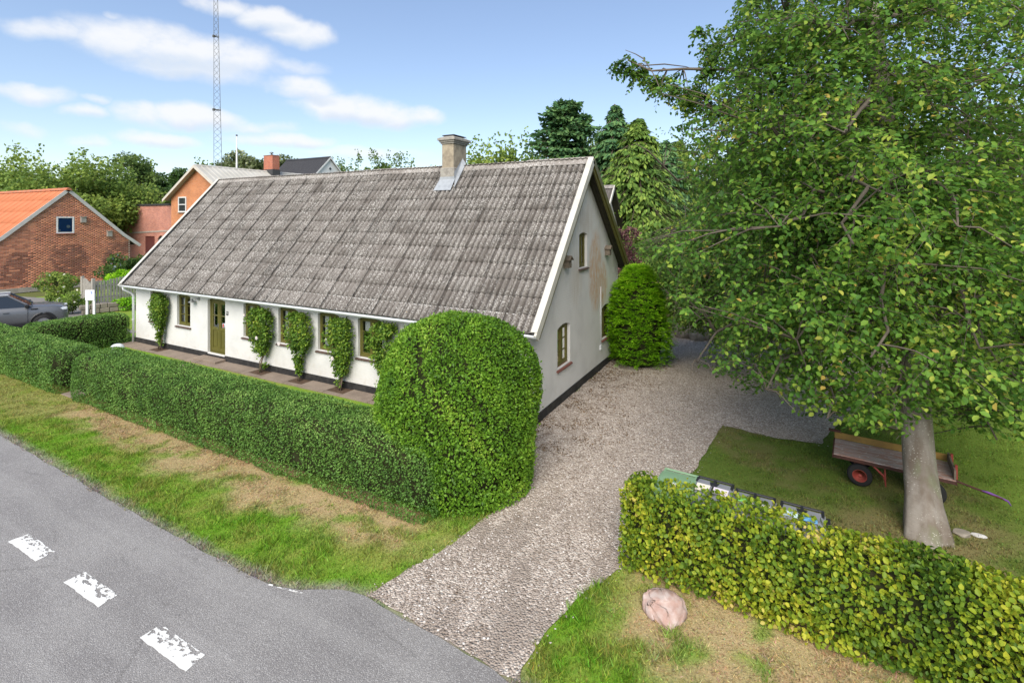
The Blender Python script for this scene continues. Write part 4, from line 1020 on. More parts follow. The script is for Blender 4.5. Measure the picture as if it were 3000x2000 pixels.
# ================================================================== TREES
F_BEECH = foliage('beech_leaf', [(0, (.013, .036, .008)), (.35, (.034, .082, .013)), (.65, (.072, .138, .019)), (.88, (.16, .20, .03)), (.95, (.26, .27, .05)), (1, (.24, .17, .04))], .42, .5, .3, None, 2.35)
F_BEECH2 = foliage('beech_leaf_far', [(0, (.014, .032, .008)), (.4, (.038, .075, .014)), (.75, (.075, .12, .022)), (1, (.16, .19, .04))], .4, .5, .3, None, 2.2)
M_BARK = m_bark(); M_LIMB = worn('limb_bark', (.15, .125, .10), (.09, .075, .06), .9, 6, .7, .15, .3)
SKY_POLY = [(0, -900), (1685, -900), (1685, 0), (1650, 60), (1615, 105), (1600, 160), (1625, 178), (1612, 240), (1660, 252), (1680, 258), (1600, 205), (1540, 168), (1480, 132), (1428, 112), (1405, 165), (1490, 218), (1545, 250), (1560, 262), (1575, 282), (1520, 287), (1508, 312), (1540, 340), (1560, 400), (1590, 470), (1555, 508), (1480, 540),
            (1438, 572), (1495, 612), (1528, 700), (1538, 764), (1640, 772), (1606, 815), (1572, 850), (1640, 882), (1700, 906), (1760, 918), (1830, 958), (1920, 988), (2010, 1004), (2085, 1016), (2125, 1006), (2250, 992), (2322, 1044), (2360, 1030), (4000, 1000), (4000, 4000), (0, 4000)]
def clear(P):
    """True where a twig at P stays inside the crown outline of the photographed trees"""
    x, y, z = pix(P); return ~(inpoly(x/DISP, y/DISP, SKY_POLY) & (z > .5))
def curve_pts(a, b, up, n=7, r=None, wig=.12):
    a = np.array(a, float); b = np.array(b, float); out = []; L = np.linalg.norm(b-a); r = r or RNG
    for k in range(n):
        t = k/(n-1); p = a+(b-a)*t+np.array([0, 0, 1.0])*up*4*t*(1-t)
        if 0 < k < n-1: p = p+r.normal(size=3)*wig*L*.25
        out.append(p)
    return np.array(out)
def beech(name, label, trunk_pts, trunk_r, limbs, n_clusters, twigs_per, leaves_per, leaf_len, leafm, seed, spread=.55, shape='leaf', near=None, mask=True, twl=(.45, .85), region=None, forced=()):
    r = np.random.default_rng(seed); base = np.array(trunk_pts[0], float)
    t = thing(name, label, 'tree', tuple(base)); loc = -base
    # trunk
    tp = np.array(trunk_pts, float); seg = 20; ns = 26; V = []; F = []
    cum = np.concatenate([[0], np.cumsum(np.linalg.norm(np.diff(tp, axis=0), axis=1))]); s = np.linspace(0, cum[-1], ns)**1.0
    for i, q in enumerate(s):
        p = np.array([np.interp(q, cum, tp[:, j]) for j in range(3)]); R = np.interp(q, cum, trunk_r)
        for k in range(seg):
            a = 2*PI*k/seg; fl = 1+(.16*math.exp(-q*2.6)+.05*math.exp(-q*.9))*math.cos(a*5+.7)+.10*math.exp(-q*6)+.05*math.exp(-q)*math.cos(a*3)+.02*math.sin(a*2+q*1.3)
            V.append(p+np.array([math.cos(a), math.sin(a), 0])*R*fl)
    for i in range(ns-1):
        for k in range(seg):
            a = i*seg+k; b = i*seg+(k+1) % seg; F.append((a, b, b+seg, a+seg))
    tm = np_mesh('trunk', np.array(V)+loc, np.array(F), M_BARK, smooth_=True); link('trunk', tm, t)
    br = MB(); nodes = []; rad = []
    for (h, tip, up, r0) in limbs:
        p0 = np.array([np.interp(h, tp[:, 2], tp[:, j]) for j in range(2)]+[h]); pts = curve_pts(p0, tip, up, 9, r, .13)
        rr = np.linspace(r0, .012, 9); br.tube([tuple(p+loc) for p in pts], list(rr), 7)
        for i in range(2, 9): nodes.append(pts[i]); rad.append(rr[i])
        for i in range(2, 8):
            nodes.append((pts[i]+pts[i+1])/2); rad.append(rr[i])
    nodes = np.array(nodes); rad = np.array(rad)
    P, D, N, LL, RN = [], [], [], [], []
    axis = tp[:, :2].mean(0); made = 0; tries = 0
    forced = list(forced)
    while (made < n_clusters and tries < n_clusters*8) or forced:
        tries += 1; fc = forced.pop() if forced else None
        if fc is not None:
            c = np.array(fc); i = int(np.argmin(np.linalg.norm(nodes-c, axis=1)))
        elif region is not None and r.random() < .6:
            c = region(r)
            i = int(np.argmin(np.linalg.norm(nodes-c, axis=1)))
        else:
            i = r.integers(len(nodes)); c = nodes[i]+r.normal(size=3)*np.array([spread, spread, spread*.7])
        if fc is None and (c[2] < 1.2 or (mask and not clear(c[None])[0])): continue
        made += 1; shade = np.clip(r.normal()*.13, -.3, .3)
        if np.linalg.norm(c-nodes[i]) < 2.5:
            bp = curve_pts(nodes[i], c, .08, 4, r, .1); br.tube([tuple(p+loc) for p in bp], [max(.012, rad[i]*.45), .013, .009, .005], 4, False)
        out = np.array([c[0]-axis[0], c[1]-axis[1], 0]); out = out/max(np.linalg.norm(out), .3)
        for q in range(twigs_per):
            st = c+r.normal(size=3)*spread*(np.array([.62, .62, .16]) if fc is None else .10)-np.array([0, 0, .0])
            d = unit((out*.8+r.normal(size=3)*.65+np.array([0, 0, -.18]))[None])[0]; L = r.uniform(*twl)*(1 if fc is None else .42); dr = r.uniform(.10, .55)
            tt = np.linspace(0, 1, 5)[:, None]; pts = st+d*L*tt-np.array([0, 0, 1.0])*dr*L*tt**2
            if fc is None and mask and not clear(pts).all(): continue
            if shape == 'leaf' and q % 2 == 0: br.tube([tuple(pts[0]+loc), tuple(pts[2]+loc), tuple(pts[4]+loc)], [.004, .003, .0015], 3, False)
            m = leaves_per; u = (np.arange(m)+r.random(m)*.6)/m; bp = st+d*L*u[:, None]-np.array([0, 0, 1.0])*(dr*L*u**2)[:, None]
            dd = unit(d-np.array([0, 0, 2*dr])*u[:, None]); sd = unit(np.cross(dd, np.array([0, 0, 1.0])+r.normal(size=3)*.35)); sg = np.where(np.arange(m) % 2, 1, -1)[:, None]
            ld = unit(dd*.55+sd*sg*.8+r.normal(size=(m, 3))*.28+np.array([0, 0, -.22])); nm = unit(np.array([0, 0, 1.0])+out*.25+r.normal(size=(m, 3))*.42)
            P.append(bp+r.normal(size=(m, 3))*.02); D.append(ld); N.append(nm); LL.append(leaf_len*(.7+.6*r.random(m))); RN.append(np.clip(.14+.55*r.random(m)**1.2+shade+.16*u+.25*(r.random(m) > .97), 0, 1))
    P = np.concatenate(P)+loc; D = np.concatenate(D); N = np.concatenate(N); LL = np.concatenate(LL); RN = np.concatenate(RN)
    br.build('branches', M_LIMB, t, True)
    link('crown', leaf_mesh('crown', P, D, N, LL, LL*.34, RN, leafm, shape=shape), t)
    print(name, 'clusters', made, 'leaves', len(P))
    return t
def D2(x, y, dep): return at(x*DISP, y*DISP, dep)
def build_beeches():
    base = np.array([7.23, -.70, -.02])
    tp = [base, D2(2112, 1090, 8.3), D2(2104, 960, 8.4), D2(2080, 600, 8.6), D2(2030, 250, 8.9), D2(1990, -60, 9.3), D2(1960, -420, 9.8)]
    tp = [tuple(p) for p in tp]; tr_ = [.265, .225, .21, .19, .16, .11, .04]
    lim = []
    # limbs read off the photograph: tips in pixels with a depth chosen round the trunk
    for (h, x, y, dep, up, r0) in [(3.2, 1600, 830, 8.6, .7, .09), (3.1, 1760, 895, 7.6, .5, .08), (3.0, 1900, 960, 7.2, .4, .06), (3.1, 2060, 985, 7.2, .4, .05), (3.3, 2290, 1010, 7.8, .5, .07), (3.4, 2420, 980, 8.0, .5, .08),
                                   (4.2, 1700, 700, 9.4, .8, .09), (4.0, 1830, 780, 7.0, .6, .08), (4.3, 2000, 820, 6.2, .6, .07), (4.5, 2250, 800, 6.6, .6, .08), (4.6, 2400, 700, 7.4, .5, .08), (4.8, 1640, 560, 9.6, .7, .08), (5.0, 1790, 520, 6.6, .5, .08),
                                   (5.4, 1960, 560, 5.9, .5, .07), (5.6, 2200, 520, 6.4, .4, .07), (5.8, 2380, 450, 7.6, .3, .08), (6.0, 1650, 380, 9.8, .6, .08), (6.2, 1800, 330, 7.4, .5, .08), (6.6, 1445, 140, 10.2, .12, .07), (6.8, 1640, 250, 9.4, .4, .06),
                                   (7.0, 1950, 300, 6.4, .3, .07), (7.2, 2150, 260, 7.2, .3, .07), (7.4, 2340, 200, 8.2, .2, .08), (7.6, 1640, 110, 9.6, .4, .07), (7.9, 1760, 60, 8.6, .3, .06), (8.2, 1900, 60, 7.4, .2, .06), (8.4, 2100, 40, 8.0, .2, .06), (8.6, 2300, 0, 9.0, .2, .06),
                                   (8.8, 1720, -120, 9.6, .2, .06), (9.2, 1900, -200, 9.0, .2, .05), (9.4, 2120, -250, 9.6, .2, .05), (5.2, 2150, 640, 12.5, .5, .09), (6.2, 2350, 350, 12.5, .5, .08), (4.2, 2250, 850, 12.0, .6, .08), (7.4, 1900, 200, 12.5, .4, .07), (8.4, 2200, 60, 12.0, .3, .06), (4.6, 1900, 700, 11.0, .6, .08)]:
        lim.append((h, D2(x, y, dep), up, r0))
    def region(r):   # fill the crown as the photo shows it, at depths round the trunk
        while True:
            x = r.uniform(1430, 2480); y = r.uniform(-150, 1000); d = r.uniform(6.9, 11.5)
            w = 1-.75*max(0, (1750-x)/320)*(1 if 300 < y < 760 else .6) if x < 1750 else 1
            if 250 < y < 400 and x > 1950 and r.random() < .35: continue
            if y < 300 and x > 1900 and r.random() < .45: continue
            if r.random() < w: return D2(x, y, d)
    beech('beech_tree', 'tall grey barked beech beside the wagon, its trunk pale and lichen spotted', tp, tr_, lim, 860, 12, 14, .076, F_BEECH, 21, .50, 'leaf', region=region, forced=[D2(1432+268*k/15+4*math.sin(k*2.1), 142+118*(k/15)**.9+9*math.sin(k*1.7), 10.2) for k in range(16)]+[D2(1620+30*math.sin(k), 70+34*k, 9.6) for k in range(6)])
    # second beech further back, hanging down to the gravel
    def reg2(r):
        while True:
            if r.random() < .45: return D2(r.uniform(1450, 1720), r.uniform(500, 800), r.uniform(15.5, 18.0))
            x = r.uniform(1440, 2400); y = r.uniform(290, 800); d = r.uniform(14.5, 18.5)
            if r.random() < (1 if x < 1850 else .55): return D2(x, y, d)
    b2 = D2(1850, 720, 17); b2[2] = -.02
    tp2 = [tuple(b2), (b2[0], b2[1], 2.5), (b2[0]-.1, b2[1]+.1, 5), (b2[0], b2[1], 8), (b2[0]+.2, b2[1], 10.5)]
    lim2 = [(2.2+.28*k, D2(1460+((k*337) % 900), 330+((k*191) % 430), 14.5+((k*1.7) % 4.5)), .9, .09) for k in range(22)]
    beech('beech_tree', 'dense second beech hanging down over the gravel behind the first', tp2, [.36, .27, .24, .16, .05], lim2, 850, 12, 10, .095, F_BEECH2, 22, .62, 'quad', region=reg2, twl=(.5, 1.0))
build_beeches()

def leafy_tree(name, label, pos, H, crown_r, crown_z0, leafm, n_blobs, leaves, leaf_len, seed, cat='tree', blob_r=(.22, .42), group=None, wid=.4, droop=-.1, trunk=True, sq=1.0, lean=0, flowers=None, shoots=0):
    """trunk, limbs and a crown of many leaf clumps with gaps between them"""
    r = np.random.default_rng(seed); pos = np.array(pos, float); t = thing(name, label, cat, tuple(pos), 0, group)
    cz = (H+crown_z0)/2; hz = (H-crown_z0)/2; B = []; tries = 0
    while len(B) < n_blobs and tries < 4000:
        tries += 1; d = unit(r.normal(size=(1, 3)))[0]; u = r.random()**.45*.86
        c = np.array([d[0]*crown_r*u, d[1]*crown_r*u*sq, cz+d[2]*hz*u]); B.append((c, r.uniform(*blob_r)*crown_r))
    P, D, N, LL, RN = [], [], [], [], []; per = leaves//n_blobs
    for c, R in B:
        d = unit(r.normal(size=(per, 3))); rad = R*(.62+.42*r.random(per))[:, None]; p = c+d*rad*np.array([1, 1, .8]); p = p+.25*R*(vnoise(p[:, 0]*3, p[:, 2]*3, 1.2, 2)-.5)[:, None]*d*2
        sh = r.normal()*.12
        P.append(p); D.append(unit(d*.6+r.normal(size=(per, 3))*.6+np.array([lean, 0, droop]))); N.append(unit(d*.7+np.array([0, 0, .6])+r.normal(size=(per, 3))*.5)); LL.append(leaf_len*(.6+.8*r.random(per))); RN.append(np.clip(.15+.6*r.random(per)+sh+.12*d[:, 2], 0, 1))
    for k in range(shoots):
        a = r.random()*2*PI; q = np.array([math.cos(a)*crown_r*r.random()*.9, math.sin(a)*crown_r*r.random()*.9, H*(.88+.08*r.random())]); hh = H*r.uniform(.10, .22); m = 26
        u = r.random(m); p = q+np.array([r.normal()*.15*hh, r.normal()*.15*hh, hh])*u[:, None]+r.normal(size=(m, 3))*leaf_len*.5
        P.append(p); D.append(unit(r.normal(size=(m, 3))+np.array([0, 0, .3]))); N.append(unit(r.normal(size=(m, 3)))); LL.append(leaf_len*(.7+.6*r.random(m))); RN.append(.3+.5*r.random(m))
    P = np.concatenate(P); k = P[:, 2] > .02
    link('crown', leaf_mesh('crown', P[k], np.concatenate(D)[k], np.concatenate(N)[k], np.concatenate(LL)[k], np.concatenate(LL)[k]*wid, np.concatenate(RN)[k], leafm, shape='quad'), t)
    mb = MB(); r0 = max(.02, H*.018) if trunk else .02
    mb.tube([(0, 0, -.02), (r0, 0, H*.35), (0, r0, H*.8)], [r0*1.3, r0, r0*.3], 8)
    for c, R in B[::max(1, len(B)//14)]:
        mb.tube([(0, 0, H*.22+crown_z0*.4), tuple(c*np.array([.5, .5, .8])), tuple(c)], [r0*.5, r0*.35, r0*.12], 5)
    mb.build('trunk' if trunk else 'stems', M_WOOD, t, True)
    if flowers:
        fm, nf, fs = flowers; q = P[k][r.integers(0, int(k.sum()), nf)]; q = q+unit(q-np.array([0, 0, cz]))*.06
        d = unit(r.normal(size=(nf, 3))+np.array([.3, -.6, .5])); link('blossoms', leaf_mesh('blossoms', q, d, unit(np.cross(d, r.normal(size=(nf, 3)))), fs, fs*.5, r.random(nf), fm, shape='leaf'), t)
    return t
def conifer(name, label, pos, H, R, leafm, tiers, sprays, leaf_len, seed, droop=.35, taper=1.0, z0=.06, wid=.16, group=None, gap=.0):
    r = np.random.default_rng(seed); t = thing(name, label, 'tree', tuple(np.array(pos, float)), 0, group); mb = MB(); mb.tube([(0, 0, -.02), (0, 0, H*.97)], [H*.016, .015], 7)
    P, D, N, LL, RN = [], [], [], [], []
    for i in range(tiers):
        z = H*(z0+(1-z0)*(i+r.random()*.7)/tiers); rr = R*(1-(z/H)**1.25)**taper*(.55+.75*r.random())+.05
        a = r.random()*2*PI; ca, sa = math.cos(a), math.sin(a); tip = np.array([ca*rr, sa*rr, z-droop*rr*.5+.1*rr])
        if r.random() < gap: continue
        pts = [np.array([0, 0, z]), np.array([ca*rr*.5, sa*rr*.5, z+.10*rr]), tip]; mb.tube([tuple(p) for p in pts], [H*.0045, H*.003, .006], 4, False)
        m = sprays; u = .18+.82*r.random(m)**.8; q = (pts[0]*((1-u)**2)[:, None]+pts[1]*(2*u*(1-u))[:, None]+pts[2]*(u**2)[:, None])
        sd = np.array([-sa, ca, 0]); off = r.normal(size=m)*.24*rr*(1.05-u*.6); q = q+sd*off[:, None]+np.array([0, 0, 1.0])*(-np.abs(off)*.35*droop-r.random(m)*.16*droop*rr)[:, None]
        d = unit(np.array([ca, sa, 0])*.55+sd*np.sign(off)[:, None]*.5+np.array([0, 0, -droop*1.5])+r.normal(size=(m, 3))*.3); sh = r.normal()*.10
        P.append(q); D.append(d); N.append(unit(np.array([ca*.5, sa*.5, .8])+r.normal(size=(m, 3))*.45)); LL.append(leaf_len*(.6+.8*r.random(m))); RN.append(np.clip(.1+.55*r.random(m)+.25*u+sh, 0, 1))
    mb.build('trunk', M_WOOD, t, True)
    LL = np.concatenate(LL); link('crown', leaf_mesh('crown', np.concatenate(P), np.concatenate(D), np.concatenate(N), LL, LL*wid, np.concatenate(RN), leafm, shape='quad'), t)
    return t
def foot(x, y_top, dep):
    """ground point and height of a thing whose top is at a photo pixel, at a given depth"""
    p = D2(x, y_top, dep); return (p[0], p[1], -.09), p[2]+.09
F_BIRCH = foliage('birch_leaf', [(0, (.025, .050, .015)), (.5, (.065, .105, .028)), (1, (.15, .19, .055))], .3, gain=1.9)
F_CHERRY = foliage('cherry_leaf', [(0, (.035, .065, .014)), (.5, (.095, .145, .028)), (1, (.21, .25, .05))], .32, gain=1.95)
F_POPLAR = foliage('poplar_leaf', [(0, (.04, .055, .022)), (.5, (.10, .125, .05)), (.8, (.20, .22, .12)), (1, (.36, .37, .26))], .25, gain=1.7)
F_SPRUCE = foliage('spruce_needle', [(0, (.012, .032, .016)), (.5, (.032, .075, .030)), (1, (.085, .14, .045))], .15, .6, .2, gain=2.3)
F_CYPRESS = foliage('cypress_spray', [(0, (.016, .034, .008)), (.5, (.050, .092, .018)), (1, (.14, .19, .035))], .2, .6, .2, gain=2.2)
F_PURPLE = foliage('purple_leaf', [(0, (.030, .012, .014)), (.5, (.075, .032, .034)), (1, (.16, .085, .075))], .25, .45, .35, (.22, .06, .05), gain=1.7)
F_DARK = foliage('dark_leaf', [(0, (.010, .026, .007)), (.5, (.030, .062, .014)), (1, (.075, .115, .025))], .25, gain=2)
F_WHITE = foliage('white_blossom', [(0, (.60, .56, .42)), (1, (.82, .80, .74))], .2, .6, .2, (.6, .6, .5))
F_BLUE = foliage('blue_blossom', [(0, (.24, .25, .36)), (1, (.42, .43, .56))], .2, .6, .2, (.4, .4, .5))
def build_back_trees():
    G = 'trees behind the neighbouring brick buildings'
    for i, (x, y, dep, Rw, label) in enumerate([(60, 368, 60, 6.2, 'light green cherry tree behind the barn at the left edge'), (190, 372, 62, 6.5, 'spreading light green tree above the orange barn ridge'), (120, 395, 56, 5.0, 'low light green tree just over the barn roof'), (265, 385, 66, 6.0, 'light green tree left of the tall birch')]):
        p, H = foot(x, y, dep); leafy_tree('cherry_tree', label, p, H, Rw, H*.22, F_CHERRY, 34, 11000, .34, 40+i, group=G, shoots=9 if i < 2 else 4)
    for i, (x, y, dep, Rw, label) in enumerate([(300, 330, 78, 4.6, 'tallest bushy birch left of the lattice mast'), (345, 352, 80, 4.4, 'birch on the right shoulder of the tallest one'), (400, 376, 82, 4.2, 'darker birch between the tall birch and the brick house'), (440, 388, 84, 3.8, 'slim dark tree beside the brick house eave'), (380, 420, 72, 4.5, 'dark green bush tree above the flat brick wing')]):
        p, H = foot(x, y, dep); leafy_tree('birch_tree', label, p, H, Rw, H*.15, F_BIRCH if i < 2 else F_DARK, 40, 9000, .36, 50+i, group=G, droop=-.5, blob_r=(.2, .36))
    for i, (x, y, dep, label) in enumerate([(545, 342, 105, 'wind blown poplar left of the white flagpole'), (600, 336, 105, 'wind blown poplar right of the white flagpole'), (652, 338, 106, 'wind blown poplar above the brick chimney'), (515, 372, 100, 'low poplar at the foot of the mast')]):
        p, H = foot(x, y, dep); leafy_tree('poplar_tree', label, p, H, 4.6, H*.18, F_POPLAR, 26, 8000, .50, 60+i, group='poplars behind the brick house', lean=.9, blob_r=(.26, .42))
    for i, (x, y, dep, Rw, label) in enumerate([(800, 378, 120, 5.5, 'far tree right of the white gable house'), (852, 366, 118, 4.6, 'far tallest tree over the roof ridge left of centre'), (893, 371, 118, 4.2, 'far tree over the roof ridge centre'), (935, 376, 116, 3.8, 'far small tree left of the chimney'), (470, 388, 110, 3.6, 'far small tree beside the mast')]):
        p, H = foot(x, y, dep); leafy_tree('far_tree', label, p, H, Rw, H*.3, F_BIRCH, 22, 4200, .50, 70+i, group='far trees over the roof ridge', shoots=7)
    for i, (x, y, dep, Rw, label) in enumerate([(1262, 330, 50, 4.2, 'mid green tree filling the left of the spruce'), (1375, 318, 46, 4.2, 'mid green tree between spruce and cypress'), (1500, 345, 46, 4.4, 'pale green tree between cypress and beech crown'), (1570, 380, 44, 4.0, 'mid green tree at the edge of the beech crown')]):
        p, H = foot(x, y, dep); leafy_tree('garden_tree', label, p, H, Rw, H*.2, F_BIRCH if i % 2 else F_CHERRY, 40, 11000, .28, 73+i, group='garden trees behind the ridge', shoots=6)
    p, H = foot(1000, 368, 60); leafy_tree('small_tree', 'yellow green shrub top peeking over the ridge left of the chimney', p, H, 1.6, H*.6, F_CHERRY, 14, 1800, .22, 80)
    for i, (x, y, dep, Rw, label) in enumerate([(1105, 348, 48, 3.0, 'leafy tree just right of the chimney'), (1165, 345, 46, 3.0, 'light leafy tree between chimney and spruce'), (1215, 352, 45, 2.4, 'leafy tree at the left foot of the spruce')]):
        p, H = foot(x, y, dep); leafy_tree('garden_tree', label, p, H, Rw*1.25, H*.2, F_CHERRY, 40, 12000, .30, 85+i, group='garden trees behind the ridge', shoots=8)
    p, H = foot(1300, 236, 40); conifer('spruce_tree', 'dark green spruce rising behind the roof ridge near the gable', p, H, 4.3, F_SPRUCE, 460, 56, .36, 90, .06, .42, .12, .30, gap=.12)
    for i, (x, y, dep, R, label, fm) in enumerate([(1412, 240, 34, 3.4, 'slim dark cypress behind the gable apex', F_SPRUCE), (1465, 272, 31, 4.0, 'drooping light green cypress right of the gable apex', F_CYPRESS), (1530, 322, 38, 4.0, 'bluish cypress half hidden behind the beech', F_SPRUCE), (1560, 322, 40, 2.6, 'golden green cypress at the edge of the beech crown', F_CHERRY)]):
        p, H = foot(x, y, dep); conifer('cypress_tree', label, p, H, R, fm, 460, 46, .34, 95+i, .55, .75, .03, .22, group='cypresses behind the gable')
    p, H = foot(1440, 487, 21.5); leafy_tree('purple_tree', 'dark purple leaved tree behind the back corner of the house', p, H, 1.25, H*.12, F_PURPLE, 24, 5200, .085, 110, trunk=False)
    # trees filling the garden behind and beside the beeches
    for i, (pos, H, R) in enumerate([((9.5, 22, -.05), 9.5, 4.5), ((4.0, 24, -.05), 9.0, 4.0), ((14, 17, -.05), 11, 5), ((18, 9, -.05), 11, 4.6), ((21, 1.5, -.05), 11, 4.6), ((14.5, 9.5, -.05), 9.5, 3.6)]):
        leafy_tree('garden_beech', ['dark leafy tree seen through the second beech', 'dark leafy tree left behind the second beech', 'dark tree at the back of the garden right', 'dark tree right behind the lawn', 'dark tree right of the beech outside the lawn', 'dark leafy tree behind the wagon lawn'][i], pos, H, R, .6, F_DARK, 44, 11000, .20, 120+i, group='dark trees round the back garden')
    leafy_tree('garden_shrub', 'light green shrub under the cypress behind the house', (1.9, 17.0, -.05), 3.6, 1.9, .1, F_CHERRY, 18, 5200, .14, 131, trunk=False)
    leafy_tree('garden_shrub', 'dark shrub behind the row of stones', (1.4, 12.2, -.05), 2.3, 1.5, .05, F_DARK, 16, 4200, .10, 132, trunk=False)
    leafy_tree('garden_shrub', 'dark hanging shrub behind the stones on the right', (4.4, 13.2, -.05), 2.8, 1.9, .05, F_DARK, 16, 4200, .11, 133, trunk=False)
    p, H = foot(375, 447, 70); box_hedge('garden_hedge', 'square yellow green hedge above the flat brick wing', (p[0], p[1], 4.2), (3.2, .8, 4.2), YAW, .3, F_CHERRY, 45, .30, .4, wob=.1)
    # shrubs round the picket fence
    p = at(170, 885, 29.5); leafy_tree('rose_bush', 'green bush with a few white roses left of the picket fence', (p[0], p[1], -.03), 2.0, 1.0, .05, F_CHERRY, 18, 4200, .10, 140, cat='bush', trunk=False, flowers=(F_WHITE, 12, .13))
    p = at(213, 925, 26.0); leafy_tree('white_flower_bush', 'low bush covered in cream white flowers behind the sign', (p[0], p[1], -.03), 1.25, .75, .05, F_CHERRY, 14, 3000, .08, 141, cat='bush', trunk=False, flowers=(F_WHITE, 70, .10))
    p = at(368, 800, 34.0); leafy_tree('lilac_bush', 'dark green bush with pale blue flowers at the barn corner', (p[0], p[1], -.03), 2.9, 1.35, .1, F_DARK, 20, 4600, .13, 142, cat='bush', trunk=False, flowers=(F_BLUE, 60, .14))
    p = at(356, 830, 31.5); leafy_tree('laurel_bush', 'bright yellow green bush behind the picket fence', (p[0], p[1], -.03), 1.9, .95, .1, F_THUJA, 12, 2600, .12, 143, cat='bush', trunk=False)
    p = at(375, 880, 27.2); leafy_tree('ground_plant', 'yellow green plants along the top of the low stone wall', (p[0], p[1], -.03), .75, .7, .05, F_THUJA, 10, 1300, .10, 144, cat='bush', trunk=False)
build_back_trees()

# ================================================================== NEIGHBOURING BUILDINGS
def brick_face(parent, poly, holes, fn, n_single, cols, mortar, bl=.27, bh=.088, seed=3, dark=None):
    """bricks proud of a mortar backing; the n_single nearest to the camera are separate parts, the rest one joined part"""
    r = np.random.default_rng(seed); us = [p[0] for p in poly]; vs = [p[1] for p in poly]; U, Vv, Wd = [], [], []
    for j, v in enumerate(np.arange(min(vs), max(vs), bh)):
        u = min(us)-(bl/2 if j % 2 else 0)
        while u < max(us):
            U.append(u+bl/2); Vv.append(v+bh/2); u += bl
    U = np.array(U); Vv = np.array(Vv); ok = inpoly(U, Vv, poly) & inpoly(U, Vv+bh*.4, poly)
    for h in holes: ok &= ~inpoly(U, Vv, h)
    U, Vv = U[ok], Vv[ok]; n = len(U); P = np.array([fn(u, v, 0) for u, v in zip(U, Vv)])
    mix = r.random(n); C = np.array(cols[0])*(1-mix[:, None])+np.array(cols[1])*mix[:, None]; C = C*(.72+.55*r.random((n, 1)))
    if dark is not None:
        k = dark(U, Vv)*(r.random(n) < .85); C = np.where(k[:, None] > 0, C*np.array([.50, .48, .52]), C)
    order = np.argsort(np.linalg.norm(P-CAM, axis=1)); ax_u = np.array(fn(1, 0, 0))-np.array(fn(0, 0, 0)); ax_w = np.array(fn(0, 0, 1))-np.array(fn(0, 0, 0)); ax_v = np.array([0, 0, 1.0])
    hl, hh, th = bl/2-.008, bh/2-.010, .014
    cv = np.array([(-hl, -hh, 0), (hl, -hh, 0), (hl, hh, 0), (-hl, hh, 0), (-hl, -hh, th), (hl, -hh, th), (hl, hh, th), (-hl, hh, th)])
    W = cv[:, :1]*ax_u+cv[:, 1:2]*ax_v+cv[:, 2:3]*ax_w; FQ = np.array([(4, 5, 6, 7), (0, 1, 5, 4), (1, 2, 6, 5), (2, 3, 7, 6), (3, 0, 4, 7)])
    bm_ = bpy.data.meshes.new('brick'); bm_.from_pydata([tuple(q) for q in W], [], [tuple(int(i) for i in f) for f in FQ]); bm_.materials.append(m_brick_piece())
    for i in order[:n_single]:
        o = link('brick', bm_, parent); o.location = tuple(P[i]+ax_w*r.uniform(-.004, .003)); o.color = (*np.clip(C[i], 0, 1), 1)
    rest = order[n_single:]; m = len(rest); V = (P[rest]+ax_w*r.uniform(-.004, .003, (m, 1)))[:, None]+W[None]; F = FQ[None]+np.arange(m)[:, None, None]*8
    me = np_mesh('brickwork', V.reshape(-1, 3), F.reshape(-1, 4), m_attr('brick_mass', .9, 20, .2, .01, .3)); a = me.attributes.new('Col', 'FLOAT_COLOR', 'FACE')
    a.data.foreach_set('color', np.repeat(np.concatenate([C[rest], np.ones((m, 1))], 1), 5, axis=0).astype(np.float32).ravel()); o = link('brickwork', me, parent); o['kind'] = 'stuff'
def simple_window(parent, loc, rz, w, h, m_frame, panes, inset=-.02, glass=None, bar=.05, sill=None):
    o = empty('window', parent, loc, rz); f = MB().box((-w/2, inset, 0), (-w/2+bar, inset+.09, h)).box((w/2-bar, inset, 0), (w/2, inset+.09, h)).box((-w/2+bar, inset, 0), (w/2-bar, inset+.09, bar)).box((-w/2+bar, inset, h-bar), (w/2-bar, inset+.09, h))
    nx, nz = panes
    for k in range(1, nx): x = -w/2+w*k/nx; f.box((x-bar*.3, inset+.01, bar), (x+bar*.3, inset+.085, h-bar))
    for k in range(1, nz): z = h*k/nz; f.box((-w/2+bar, inset+.014, z-bar*.4), (w/2-bar, inset+.08, z+bar*.4))
    f.build('frame', m_frame, o)
    for i in range(nx):
        for k in range(nz):
            MB().add([(-w/2+w*i/nx, inset+.05, h*k/nz), (-w/2+w*(i+1)/nx, inset+.05, h*k/nz), (-w/2+w*(i+1)/nx, inset+.05, h*(k+1)/nz), (-w/2+w*i/nx, inset+.05, h*(k+1)/nz)], [(0, 1, 2, 3)]).build('pane', glass or M_GLASS, o)
    if sill: MB().box((-w/2-.06, inset-.08, -.07), (w/2+.06, inset+.08, -.004)).build('sill', sill, o)
    return o
M_WPAINT = worn('white_paint', (.74, .74, .72), (.60, .60, .58), .5, 4, .4, .4, .05)
M_DKGLASS = worn('dark_pane', (.03, .035, .04), (.06, .06, .065), .12, 2, .5, .6, 0)
FQ6 = [(0, 1, 2, 3), (4, 5, 6, 7), (0, 1, 5, 4), (1, 2, 6, 5), (2, 3, 7, 6), (3, 0, 4, 7)]
